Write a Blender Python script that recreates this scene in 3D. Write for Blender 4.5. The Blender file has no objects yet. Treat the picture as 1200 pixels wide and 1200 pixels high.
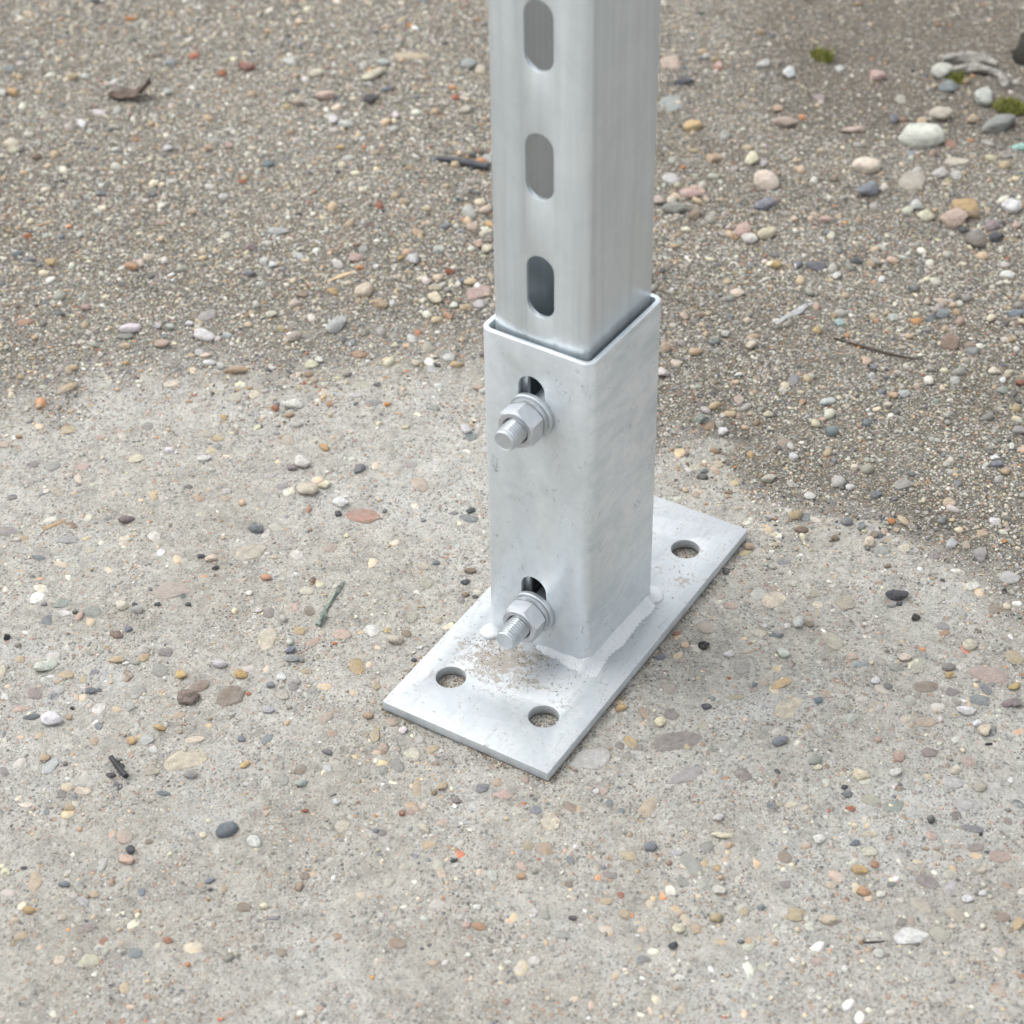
import bpy, bmesh, math, random
import numpy as np
from mathutils import Vector, Matrix, Euler

# ------------------------------------------------------------------ camera, sky, sun, exposure
scene = bpy.context.scene
COL = scene.collection
rad = math.radians

cam_data = bpy.data.cameras.new("camera")
cam = bpy.data.objects.new("camera", cam_data)
COL.objects.link(cam)
cam.location = (0.42196, -0.72651, 0.76218)
cam.rotation_euler = (rad(50.734), rad(0.8406), rad(31.666))
cam_data.sensor_width = 36.0
cam_data.lens = 73.30
cam_data.clip_start = 0.02
cam_data.clip_end = 300.0
cam_data.dof.use_dof = True
cam_data.dof.focus_distance = 1.12
cam_data.dof.aperture_fstop = 11.5
scene.camera = cam

SUN_ELEV, SUN_AZ = rad(62.0), rad(-98.0)          # azimuth measured from +Y towards +X
world = bpy.data.worlds.new("World")
scene.world = world
world.use_nodes = True
wn = world.node_tree
wn.nodes.clear()
w_out = wn.nodes.new("ShaderNodeOutputWorld")
w_bg = wn.nodes.new("ShaderNodeBackground")
w_sky = wn.nodes.new("ShaderNodeTexSky")
w_sky.sky_type = 'NISHITA'
w_sky.sun_disc = False
w_sky.sun_elevation = SUN_ELEV
w_sky.sun_rotation = SUN_AZ
w_sky.air_density = 1.0
w_sky.dust_density = 2.5
w_sky.ozone_density = 1.0
w_hsv = wn.nodes.new("ShaderNodeHueSaturation")   # an overcast sky has little colour left
w_hsv.inputs["Saturation"].default_value = 0.14
wn.links.new(w_sky.outputs["Color"], w_hsv.inputs["Color"])
wn.links.new(w_hsv.outputs["Color"], w_bg.inputs["Color"])
w_bg.inputs["Strength"].default_value = 0.15
wn.links.new(w_bg.outputs["Background"], w_out.inputs["Surface"])

sun_data = bpy.data.lights.new("sun", 'SUN')
sun_data.energy = 0.5
sun_data.angle = rad(40.0)
sun_data.color = (1.0, 0.95, 0.88)
sun = bpy.data.objects.new("sun", sun_data)
COL.objects.link(sun)
sun_dir = Vector((math.sin(SUN_AZ) * math.cos(SUN_ELEV), math.cos(SUN_AZ) * math.cos(SUN_ELEV), math.sin(SUN_ELEV)))
sun.rotation_euler = sun_dir.to_track_quat('Z', 'Y').to_euler()
sun.location = sun_dir * 5

scene.view_settings.view_transform = 'Standard'
scene.view_settings.look = 'None'
scene.view_settings.exposure = 1.26
scene.view_settings.gamma = 1.0
scene.view_settings.use_curve_mapping = False

rng = np.random.default_rng(11)
random.seed(5)

# ------------------------------------------------------------------ helpers
def link(o, parent=None):
    COL.objects.link(o)
    if parent is not None:
        o.parent = parent
    return o

def tag(o, label=None, category=None, group=None, kind=None):
    if label: o['label'] = label
    if category: o['category'] = category
    if group: o['group'] = group
    if kind: o['kind'] = kind
    return o

def empty(name, loc=(0, 0, 0), rot=(0, 0, 0)):
    o = bpy.data.objects.new(name, None)
    o.empty_display_size = 0.02
    o.location = loc
    o.rotation_euler = rot
    return link(o)

def smooth(me, angle=None):
    me.polygons.foreach_set("use_smooth", [True] * len(me.polygons))
    if angle is not None:
        me.set_sharp_from_angle(angle=rad(angle))
    me.update()

def obj(name, me, mat, parent=None):
    o = bpy.data.objects.new(name, me)
    if mat is not None and not me.materials:
        me.materials.append(mat)
    return link(o, parent)

def mesh_py(name, verts, faces, sm=None):
    me = bpy.data.meshes.new(name)
    me.from_pydata([tuple(v) for v in verts], [], faces)
    bm = bmesh.new(); bm.from_mesh(me)
    bmesh.ops.recalc_face_normals(bm, faces=bm.faces[:])
    bm.to_mesh(me); bm.free()
    if sm is not None:
        smooth(me, sm)
    return me

def mesh_np(name, verts, faces, cols=None, sm=True):
    """fast triangle / quad mesh from numpy arrays"""
    me = bpy.data.meshes.new(name)
    nv, (nf, k) = len(verts), faces.shape
    me.vertices.add(nv); me.loops.add(nf * k); me.polygons.add(nf)
    me.vertices.foreach_set("co", np.ascontiguousarray(verts, dtype=np.float32).ravel())
    me.loops.foreach_set("vertex_index", np.ascontiguousarray(faces, dtype=np.int32).ravel())
    me.polygons.foreach_set("loop_start", np.arange(0, nf * k, k, dtype=np.int32))
    me.polygons.foreach_set("use_smooth", np.full(nf, sm))
    me.update(calc_edges=True)
    if cols is not None:
        at = me.color_attributes.new("Col", 'FLOAT_COLOR', 'POINT')
        c4 = np.ones((nv, 4), dtype=np.float32); c4[:, :3] = cols
        at.data.foreach_set("color", c4.ravel())
    return me

def _hash(ix, iy, seed):
    h = (ix.astype(np.int64) * 374761393 + iy.astype(np.int64) * 668265263 + seed * 974634521) & 0x7fffffff
    h = ((h ^ (h >> 13)) * 1274126177) & 0x7fffffff
    return ((h ^ (h >> 16)) & 0xffff) / 65535.0

def vn(x, y, size, seed=0):
    """value noise in -1..1, feature size in metres"""
    u, v = np.asarray(x) / size + 1000.0, np.asarray(y) / size + 1000.0
    iu, iv = np.floor(u), np.floor(v)
    fu, fv = u - iu, v - iv
    fu, fv = fu * fu * (3 - 2 * fu), fv * fv * (3 - 2 * fv)
    a, b = _hash(iu, iv, seed), _hash(iu + 1, iv, seed)
    c, d = _hash(iu, iv + 1, seed), _hash(iu + 1, iv + 1, seed)
    return 2 * ((a * (1 - fu) + b * fu) * (1 - fv) + (c * (1 - fu) + d * fu) * fv) - 1

# ------------------------------------------------------------------ node materials
class NT:
    def __init__(self, name):
        self.m = bpy.data.materials.new(name); self.m.use_nodes = True
        self.t = self.m.node_tree; self.t.nodes.clear()
        self.out = self.t.nodes.new("ShaderNodeOutputMaterial")
        self.b = self.t.nodes.new("ShaderNodeBsdfPrincipled")
        self.t.links.new(self.b.outputs[0], self.out.inputs[0])
    def put(self, sock, v):
        if isinstance(v, bpy.types.NodeSocket): self.t.links.new(v, sock)
        elif isinstance(v, (tuple, list)) and len(v) == 3 and len(sock.default_value) == 4: sock.default_value = (*v, 1)
        else: sock.default_value = v
    def pos(self, kind="world", scale=None):
        if kind == "world": o = self.t.nodes.new("ShaderNodeNewGeometry").outputs["Position"]
        else: o = self.t.nodes.new("ShaderNodeTexCoord").outputs["Object"]
        if scale:
            n = self.t.nodes.new("ShaderNodeMapping"); self.put(n.inputs["Vector"], o); n.inputs["Scale"].default_value = scale
            o = n.outputs[0]
        return o
    def noise(self, vec, scale, detail=4, rough=0.55, dist=0.0, w=None, color=False):
        n = self.t.nodes.new("ShaderNodeTexNoise")
        if w is not None:
            n.noise_dimensions = '4D'; self.put(n.inputs["W"], w)
        self.put(n.inputs["Vector"], vec); n.inputs["Scale"].default_value = scale
        n.inputs["Detail"].default_value = detail; n.inputs["Roughness"].default_value = rough
        n.inputs["Distortion"].default_value = dist
        return n.outputs["Color" if color else "Fac"]
    def voro(self, vec, scale, feature='F1'):
        n = self.t.nodes.new("ShaderNodeTexVoronoi"); n.feature = feature
        self.put(n.inputs["Vector"], vec); n.inputs["Scale"].default_value = scale
        return n
    def ramp(self, fac, stops, interp='LINEAR'):
        n = self.t.nodes.new("ShaderNodeValToRGB"); n.color_ramp.interpolation = interp
        e = n.color_ramp.elements
        while len(e) < len(stops): e.new(0.5)
        for i, (p, c) in enumerate(stops):
            e[i].position = p
            e[i].color = (*c, 1) if isinstance(c, (tuple, list)) else (c, c, c, 1)
        self.put(n.inputs[0], fac)
        return n.outputs[0]
    def mix(self, fac, a, b, mode='MIX'):
        n = self.t.nodes.new("ShaderNodeMix"); n.data_type = 'RGBA'; n.blend_type = mode
        self.put(n.inputs[0], fac); self.put(n.inputs[6], a); self.put(n.inputs[7], b)
        return n.outputs[2]
    def math(self, op, a, b=0.0, c=None):
        n = self.t.nodes.new("ShaderNodeMath"); n.operation = op
        self.put(n.inputs[0], a); self.put(n.inputs[1], b)
        if c is not None: self.put(n.inputs[2], c)
        return n.outputs[0]
    def bump(self, h, strength, dist, prev=None):
        n = self.t.nodes.new("ShaderNodeBump"); n.inputs["Strength"].default_value = strength
        n.inputs["Distance"].default_value = dist; self.put(n.inputs["Height"], h)
        if prev is not None: self.put(n.inputs["Normal"], prev)
        return n.outputs[0]
    def sep(self, v):
        n = self.t.nodes.new("ShaderNodeSeparateXYZ"); self.put(n.inputs[0], v); return n.outputs
    def set(self, **kw):
        for k, v in kw.items(): self.put(self.b.inputs[k.replace("_", " ").capitalize() if k != "IOR" else k], v)
        return self.m
    def done(self, base, rough, metal=0.0, normal=None, spec=0.5):
        self.put(self.b.inputs["Base Color"], base); self.put(self.b.inputs["Roughness"], rough)
        self.put(self.b.inputs["Metallic"], metal); self.put(self.b.inputs["Specular IOR Level"], spec)
        if normal is not None: self.put(self.b.inputs["Normal"], normal)
        return self.m

SPECK = [(0.0, (.055, .058, .062)), (.10, (.12, .125, .13)), (.24, (.25, .245, .235)), (.45, (.40, .395, .375)), (.62, (.36, .29, .21)),
         (.72, (.55, .53, .48)), (.86, (.62, .61, .58)), (.94, (.42, .22, .12)), (1.0, (.30, .20, .16))]

def speckle(n, p, base, worn, k1, k2, k3):
    """sand and grit of three sizes showing in a matrix; returns colour and height"""
    va, vb, vc = n.voro(p, 800), n.voro(p, 430), n.voro(p, 235)
    ca = n.ramp(n.sep(va.outputs["Color"])[0], SPECK); cb = n.ramp(n.sep(vb.outputs["Color"])[1], SPECK); cc = n.ramp(n.sep(vc.outputs["Color"])[2], SPECK)
    ma = n.math('MULTIPLY', n.ramp(va.outputs["Distance"], [(.36, 1.), (.52, 0.)]), n.math('GREATER_THAN', n.sep(va.outputs["Color"])[2], .30))
    mb = n.math('MULTIPLY', n.ramp(vb.outputs["Distance"], [(.34, 1.), (.48, 0.)]), n.math('GREATER_THAN', n.sep(vb.outputs["Color"])[0], .45))
    mc = n.math('MULTIPLY', n.ramp(vc.outputs["Distance"], [(.32, 1.), (.44, 0.)]), n.math('GREATER_THAN', n.sep(vc.outputs["Color"])[1], .62))
    ma, mb, mc = n.math('MULTIPLY', ma, worn), n.math('MULTIPLY', mb, worn), n.math('MULTIPLY', mc, worn)
    base = n.mix(n.math('MULTIPLY', ma, k1), base, ca)
    base = n.mix(n.math('MULTIPLY', mb, k2), base, cb)
    base = n.mix(n.math('MULTIPLY', mc, k3), base, cc)
    return base, n.math('ADD', n.math('MULTIPLY', ma, .35), n.math('ADD', n.math('MULTIPLY', mb, .55), n.math('MULTIPLY', mc, .7)))

def mat_concrete():
    n = NT("weathered_concrete"); p = n.pos()
    big = n.noise(p, 7, 5, .6)
    mid = n.noise(p, 60, 6, .7)
    base = n.ramp(big, [(.30, (.335, .320, .279)), (.50, (.398, .386, .346)), (.70, (.452, .445, .410))])
    base = n.mix(1.0, base, n.ramp(mid, [(.32, .74), (.5, 1.0), (.68, 1.16)]), 'MULTIPLY')
    base = n.mix(1.0, base, n.ramp(n.noise(p, 190, 5, .7), [(.34, .80), (.5, 1.0), (.66, 1.13)]), 'MULTIPLY')
    bloom = n.ramp(n.noise(p, 13, 6, .68, .6), [(.55, 0.), (.70, .55)])        # pale lime bloom
    base = n.mix(bloom, base, (.49, .495, .49))
    at = n.t.nodes.new("ShaderNodeAttribute"); at.attribute_name = "earth"     # trodden-in soil next to the soil's edge
    e = n.math('ADD', at.outputs["Fac"], n.math('MULTIPLY', n.math('SUBTRACT', n.noise(p, 70, 6, .7), .5), 1.3))
    base = n.mix(n.ramp(e, [(.30, 0.), (.85, .85)]), base, (.225, .205, .175))
    worn = n.ramp(n.noise(p, 26, 4, .6), [(.38, .35), (.60, 1.)])
    base, hh = speckle(n, p, base, worn, .70, .72, .62)
    base = n.mix(1.0, base, n.ramp(n.noise(p, 620, 3, .7), [(.31, .34), (.43, 1.)]), 'MULTIPLY')
    h = n.math('ADD', n.math('MULTIPLY', n.noise(p, 380, 6, .75), 1.3), n.math('MULTIPLY', hh, .7))
    nb = n.bump(n.noise(p, 130, 5, .65), .55, .0035)
    return n.done(base, .9, normal=n.bump(h, 1.0, .0016, nb), spec=.25)

def mat_soil():
    n = NT("gritty_soil"); p = n.pos()
    big = n.noise(p, 5, 5, .6)
    base = n.ramp(big, [(.3, (.090, .082, .063)), (.52, (.128, .119, .095)), (.72, (.185, .176, .148))])
    at = n.t.nodes.new("ShaderNodeAttribute"); at.attribute_name = "earth"
    e = n.math('ADD', at.outputs["Fac"], n.math('MULTIPLY', n.math('SUBTRACT', n.noise(p, 70, 6, .7), .5), 1.0))
    base = n.mix(n.ramp(e, [(.55, .7), (1.0, 0.)]), base, (.31, .298, .272))
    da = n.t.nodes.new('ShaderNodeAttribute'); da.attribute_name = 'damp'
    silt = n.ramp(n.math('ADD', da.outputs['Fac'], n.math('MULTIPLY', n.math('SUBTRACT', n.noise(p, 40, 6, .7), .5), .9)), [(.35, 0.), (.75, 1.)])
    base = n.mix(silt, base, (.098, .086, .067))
    base, hh = speckle(n, p, base, n.math('SUBTRACT', 1.0, n.math('MULTIPLY', silt, .55)), .8, .85, .7)
    base = n.mix(1.0, base, n.ramp(n.noise(p, 520, 3, .7), [(.31, .30), (.46, 1.)]), 'MULTIPLY')
    h = n.math('ADD', n.noise(p, 380, 5, .7), hh)
    return n.done(base, .92, normal=n.bump(h, .9, .0016), spec=.25)

def mat_stone(name, dusty):
    n = NT(name); p = n.pos("object")
    inf = n.t.nodes.new("ShaderNodeObjectInfo")
    w = n.math('MULTIPLY', inf.outputs["Random"], 50.0)
    c = inf.outputs["Color"]
    a = n.ramp(n.noise(p, 1.6, 6, .7, .5, w=w), [(.30, .62), (.52, 1.0), (.72, 1.2)])
    col = n.mix(1.0, c, a, 'MULTIPLY')
    sp = n.ramp(n.noise(p, 8, 4, .75, w=w), [(.30, .55), (.42, 1.0), (.62, 1.0), (.76, 1.25)])
    col = n.mix(1.0, col, sp, 'MULTIPLY')
    band = n.ramp(n.noise(p, .9, 4, .6, 1.0, w=n.math('ADD', w, 9.0)), [(.54, 0.), (.64, 1.)])   # a rusty or pale band on some stones
    some = n.math('GREATER_THAN', inf.outputs["Random"], .5)
    tint = n.ramp(inf.outputs["Random"], [(.50, (.42, .32, .21)), (.72, (.52, .50, .46)), (.95, (.32, .23, .16))])
    col = n.mix(n.math('MULTIPLY', n.math('MULTIPLY', band, some), .45), col, tint)
    wp = n.pos()
    d = n.noise(wp, 210, 6, .75)
    col = n.mix(n.ramp(d, [(.50 - .12 * dusty, 0.), (.70 - .10 * dusty, .35 + .5 * dusty)]), col, (.36, .345, .31))
    if dusty > .5: col = n.mix(.14, col, (.37, .355, .325))
    grit = n.ramp(n.noise(wp, 800, 3, .7), [(.28, .66), (.38, 1.)])
    col = n.mix(1.0, col, grit, 'MULTIPLY')
    h = n.math('ADD', n.noise(p, 5, 6, .75, w=w), n.math('MULTIPLY', d, .6))
    return n.done(col, .82, normal=n.bump(h, .6, .10 if dusty < .5 else .05), spec=.25)

def mat_grains(name, dusty):
    n = NT(name); p = n.pos()
    at = n.t.nodes.new("ShaderNodeAttribute"); at.attribute_name = "Col"
    a = n.ramp(n.noise(p, 420, 4, .65), [(.30, .72), (.52, 1.0), (.72, 1.15)])
    col = n.mix(1.0, at.outputs["Color"], a, 'MULTIPLY')
    col = n.mix(n.ramp(n.noise(p, 150, 4, .65), [(.45, 0.), (.68, dusty)]), col, (.34, .325, .295))
    return n.done(col, .72, normal=n.bump(n.noise(p, 1500, 3, .6), .25, .0006), spec=.35)

def mat_zinc(name, lo, hi, metal, rough, kind):
    n = NT(name); p = n.pos("object")
    blot = n.noise(p, 38 if kind == 'tube' else 95, 6, .7, .8)
    col = n.ramp(blot, [(.30, lo), (.70, hi)])
    if kind == "tube":          # rolled strip: long faint streaks
        st = n.noise(n.pos("object", (1, 1, .035)), 260, 4, .6)
        col = n.mix(1.0, col, n.ramp(st, [(.3, .93), (.7, 1.04)]), 'MULTIPLY')
        bands = n.noise(n.pos('object', (1, 1, .02)), 75, 4, .6)
        col = n.mix(1.0, col, n.ramp(bands, [(.32, .89), (.50, 1.0), (.7, 1.03)]), 'MULTIPLY')
        r = n.ramp(bands, [(.3, rough - .04), (.7, rough + .05)])
    elif kind == "sleeve":      # dip zinc: slanting runs and cloudy stains
        mp = n.t.nodes.new("ShaderNodeMapping"); n.put(mp.inputs["Vector"], p)
        mp.inputs["Rotation"].default_value = (rad(38), 0, 0); mp.inputs["Scale"].default_value = (1, .35, 1.0)
        run = n.noise(mp.outputs[0], 55, 6, .66, 1.6)
        side = n.math('ADD', .22, n.math('MULTIPLY', n.math('GREATER_THAN', n.sep(p)[0], .0296), .78))
        col = n.mix(n.math('MULTIPLY', side, n.ramp(run, [(.50, 0.), (.565, .42), (.62, .05)])), col, (.79, .80, .79))
        col = n.mix(n.math('MULTIPLY', side, n.ramp(run, [(.34, .42), (.47, 0.)])), col, (.44, .51, .56))
        r = n.ramp(run, [(.3, rough - .05), (.7, rough + .12)])
    else:
        r = n.ramp(blot, [(.3, rough - .04), (.7, rough + .1)])
    # small scuffs and dirt specks
    sc = n.noise(n.pos("object", (1, 1, .6)), 240, 6, .75, 1.2)
    patch = n.ramp(n.noise(p, 30, 3, .6), [(.44, 0.), (.60, 1.)])
    k = .75 if kind != "tube" else .08
    scm = n.math('MULTIPLY', n.ramp(sc, [(.60, 0.), (.66, k)]), patch)
    col = n.mix(scm, col, (.17, .16, .15))
    metalv = metal
    if kind == "plate":
        dirt = n.noise(p, 330, 6, .8, .6)
        x, y, z = n.sep(p)
        # soil smeared by hand in front of the sleeve and a few spots behind it
        d1 = n.math('SQRT', n.math('ADD', n.math('POWER', n.math('MULTIPLY', n.math('ADD', x, .012), 1.0), 2.0), n.math('POWER', n.math('MULTIPLY', n.math('ADD', y, .052), 1.3), 2.0)))
        near = n.ramp(d1, [(.004, 1.), (.046, 0.)])
        dirt = n.math('ADD', n.math('MULTIPLY', dirt, .55), n.math('MULTIPLY', n.noise(p, 95, 5, .7, .8), .45))
        sp1 = n.math('SQRT', n.math('ADD', n.math('POWER', n.math('SUBTRACT', x, .038), 2.0), n.math('POWER', n.math('MULTIPLY', n.math('SUBTRACT', y, .052), .55), 2.0)))
        near = n.math('MAXIMUM', n.math('MAXIMUM', near, .28), n.ramp(sp1, [(.001, .62), (.013, 0.)]))
        dm = n.ramp(n.math('ADD', dirt, n.math('MULTIPLY', near, .21)), [(.60, 0.), (.69, .80)])
        scr = n.noise(n.pos('object', (1.0, .16, 1)), 330, 5, .7, .8)
        col = n.mix(1.0, col, n.ramp(scr, [(.30, .84), (.46, 1.0), (.62, 1.0), (.74, 1.1)]), 'MULTIPLY')
        col = n.mix(dm, col, (.225, .195, .155))
        metalv = n.math('MULTIPLY', n.math('SUBTRACT', 1.0, dm), metal)
        r = n.mix(dm, r, (.9, .9, .9))
        h = n.math('ADD', n.noise(p, 300, 4, .6), n.math('MULTIPLY', dm, .8))
    else:
        h = n.noise(p, 160, 4, .6)
    return n.done(col, r, metalv, n.bump(h, .14 if kind != "weld" else .7, .0012), spec=.5)

def mat_plain(name, c1, c2, scale, rough, bump=.3, dist=.001, stretch=None, spec=.4):
    n = NT(name); p = n.pos("object", stretch)
    f = n.noise(p, scale, 5, .65, .3)
    return n.done(n.ramp(f, [(.32, c1), (.68, c2)]), rough, normal=n.bump(f, bump, dist), spec=spec)

M_CONC, M_SOIL, M_STONE, M_BEDDED = mat_concrete(), mat_soil(), mat_stone("pebble_stone", .12), mat_stone("bedded_stone", .51)
M_GRAIN, M_AGG = mat_grains("loose_grains", .35), mat_grains("bedded_aggregate", .9)
M_TUBE = mat_zinc("galvanised_tube", (.58, .635, .665), (.66, .71, .735), .66, .33, "tube")
M_SLEEVE = mat_zinc("dipped_zinc_sleeve", (.56, .61, .64), (.655, .70, .73), .58, .34, "sleeve")
M_PLATE = mat_zinc("bright_zinc_plate", (.37, .395, .41), (.44, .465, .48), .42, .48, "plate")
M_WELD = mat_zinc("zinc_painted_weld", (.45, .475, .488), (.545, .565, .573), .28, .5, "weld")
M_EDGE = mat_zinc("plate_side_tone", (.36, .39, .41), (.50, .53, .55), .35, .55, "tube")  # separate zinc tone for the side faces, fitted to their weaker light
M_BOLT = mat_zinc("zinc_bolt_steel", (.44, .475, .495), (.58, .61, .63), .72, .36, "bolt")
M_NUT = mat_zinc("zinc_nut_steel", (.47, .485, .51), (.59, .60, .625), .72, .36, "bolt")

PALETTE = {'W': (.76, .745, .71), 'C': (.70, .63, .50), 'T': (.54, .43, .30), 'O': (.58, .42, .22), 'R': (.36, .15, .10), 'P': (.56, .435, .365),
           'G': (.36, .36, .345), 'L': (.57, .57, .55), 'S': (.225, .248, .275), 'D': (.105, .11, .12), 'K': (.036, .037, .041), 'V': (.50, .29, .225),
           'B': (.30, .235, .185), 'U': (.29, .25, .245), 'N': (.35, .375, .34), 'E': (.52, .475, .395), 'Q': (.40, .64, .58), 'F': (.47, .29, .19)}

# ------------------------------------------------------------------ ground: concrete with soil and grit lying over its far part
RT = np.array([0.84477, 0.53513]); FW = np.array([-0.53513, 0.84477])
EDGE = np.array([(-0.406, 0.18), (-0.346, 0.194), (-0.311, 0.203), (-0.293, 0.223), (-0.257, 0.239), (-0.193, 0.241), (-0.128, 0.243), (-0.084, 0.238),
                 (-0.052, 0.233), (0.0, 0.191), (0.057, 0.134), (0.094, 0.127), (0.111, 0.096), (0.144, 0.084), (0.174, 0.085), (0.193, 0.056),
                 (0.212, 0.026), (0.246, 0.007), (0.297, -0.015)])

def soil_mask(x, y):
    """signed distance (m) past the ragged edge of the soil, positive on soil"""
    s, t = x * RT[0] + y * RT[1], x * FW[0] + y * FW[1]
    d = t - np.interp(s, EDGE[:, 0], EDGE[:, 1])
    return d + .024 * vn(x, y, .06, 3) + .018 * vn(x, y, .024, 4) + .014 * vn(x, y, .009, 6)

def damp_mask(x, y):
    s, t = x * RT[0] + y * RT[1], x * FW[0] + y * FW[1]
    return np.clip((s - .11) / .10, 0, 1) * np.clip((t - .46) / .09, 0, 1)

def wet(x, y):
    s = x * RT[0] + y * RT[1]
    return np.clip((s + .03 + .05 * vn(x, y, .08, 51)) / .10, 0, 1) * np.clip(.75 + .45 * vn(x, y, .06, 52), 0, 1)

def z_conc(x, y):
    return -.0010 + .00045 * vn(x, y, .07, 1) + .00035 * vn(x, y, .021, 2) + .00022 * vn(x, y, .007, 5)

def z_soil(x, y):
    d = soil_mask(x, y)
    u = np.clip(d / .11 + .42, 0, 1); u = u * u * (3 - 2 * u)
    return z_conc(x, y) - .0026 + .0060 * u + (.0010 * vn(x, y, .045, 7) + .0008 * vn(x, y, .014, 8) + .0005 * vn(x, y, .006, 9)) * (.4 + .6 * u)

def z_ground(x, y):
    return np.maximum(z_conc(x, y), z_soil(x, y))

def sheet(name, zf, step, keep=None):
    fx = np.arange(-.95, .56, step); fy = np.arange(-.55, 1.06, step)
    xs = np.concatenate([[-80, -30, -10, -4, -2, -1.4, -1.1], fx, [.7, 1.0, 1.5, 3, 8, 30, 80]])
    ys = np.concatenate([[-80, -30, -10, -4, -2, -1.2, -.8], fy, [1.15, 1.4, 2, 4, 10, 30, 80]])
    X, Y = np.meshgrid(xs, ys)
    Z = zf(X, Y)
    nx, ny = len(xs), len(ys)
    idx = np.arange(nx * ny).reshape(ny, nx)
    q = np.stack([idx[:-1, :-1], idx[:-1, 1:], idx[1:, 1:], idx[1:, :-1]], -1).reshape(-1, 4)
    V = np.stack([X, Y, Z], -1).reshape(-1, 3)
    if keep is not None:
        k = keep(V[:, 0], V[:, 1])
        q = q[k[q].any(1)]
        used = np.unique(q); remap = np.zeros(len(V), dtype=np.int64); remap[used] = np.arange(len(used))
        V, q = V[used], remap[q]
    me = mesh_np(name, V, q)
    d = soil_mask(V[:, 0], V[:, 1])
    me.attributes.new('earth', 'FLOAT', 'POINT').data.foreach_set('value', np.clip(.5 + d / .11, 0, 1).astype(np.float32))
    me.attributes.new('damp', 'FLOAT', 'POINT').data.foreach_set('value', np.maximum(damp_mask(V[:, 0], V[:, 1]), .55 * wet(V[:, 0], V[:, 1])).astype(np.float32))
    return me

ground = tag(obj("concrete_ground", sheet("concrete_ground", z_conc, .0042), M_CONC), kind="structure")
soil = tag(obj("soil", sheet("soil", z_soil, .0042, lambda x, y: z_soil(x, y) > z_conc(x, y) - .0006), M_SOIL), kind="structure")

# ------------------------------------------------------------------ stone shapes shared by every pebble
def ico(sub):
    bm = bmesh.new(); bmesh.ops.create_icosphere(bm, subdivisions=sub, radius=1.0)
    v = np.array([p.co[:] for p in bm.verts]); f = np.array([[q.index for q in p.verts] for p in bm.faces]); bm.free()
    return v, f

ICO1, ICO2, ICO3 = ico(1), ico(2), ico(3)

def lump(v, amp, freq, seed):
    r = np.random.default_rng(seed); out = np.zeros(len(v))
    for _ in range(7):
        k = r.normal(size=3); k = k / np.linalg.norm(k) * freq * r.uniform(.6, 1.7)
        out += np.sin(v @ k + r.uniform(0, 6.28)) / 2.6
    return v * (1 + amp * out)[:, None]

def facet(v, n, lo, hi, seed, top=None):
    r = np.random.default_rng(seed); s = np.ones(len(v))
    for _ in range(n):
        k = r.normal(size=3); k /= np.linalg.norm(k); d = r.uniform(lo, hi)
        dot = v @ k
        s = np.where(dot > d, np.minimum(s, d / np.maximum(dot, 1e-6)), s)
    v = v * s[:, None]
    return v

def norm_box(v):
    v = v - (v.max(0) + v.min(0)) / 2
    return v / np.maximum(np.abs(v).max(0), 1e-6)

def stone_mesh(kind, seed):
    v, f = ICO3
    if kind == 'l':   v = lump(facet(lump(v, .15, 1.7, seed), 10, .62, .92, seed + 50), .025, 5, seed + 9)
    elif kind == 'a': v = lump(facet(lump(v, .10, 1.5, seed), 10, .52, .82, seed + 50), .012, 6, seed + 9)
    elif kind == 'm': v = lump(lump(facet(v, 5, .70, .9, seed), .13, 3.2, seed + 1), .05, 8, seed + 2)
    else:             # bedded: the worn top of a stone cut level with the concrete
        v = lump(lump(facet(lump(v, .15, 1.8, seed), 9, .62, .92, seed + 50), .045, 5, seed + 9), .03, 11, seed + 19)
        v = norm_box(v); v[:, 2] = np.where(v[:, 2] > .12, .12 + (v[:, 2] - .12) * .16, v[:, 2]); v[:, 2] /= .26
        v[:, 2] = np.maximum(v[:, 2], -1.6)
        v[:, :2] /= np.abs(v[:, :2]).max(0)
        return mesh_np("pebble", v, f)
    return mesh_np("pebble", norm_box(v), f)

SHAPES = {k: [stone_mesh(k, 100 * i + 7 * ord(k)) for i in range(n)] for k, n in (('l', 12), ('a', 14), ('m', 6), ('e', 16))}
for k in SHAPES:
    for me in SHAPES[k]: me.materials.append(M_BEDDED if k == 'e' else M_STONE)

def stone_colour(code, r, spread=.14):
    c = np.array(PALETTE[code]); g = 1 + r.uniform(-spread, spread)
    return tuple(np.clip(c * g * (1 + r.uniform(-.05, .05, 3)), .01, .8)) + (1.0,)

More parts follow.
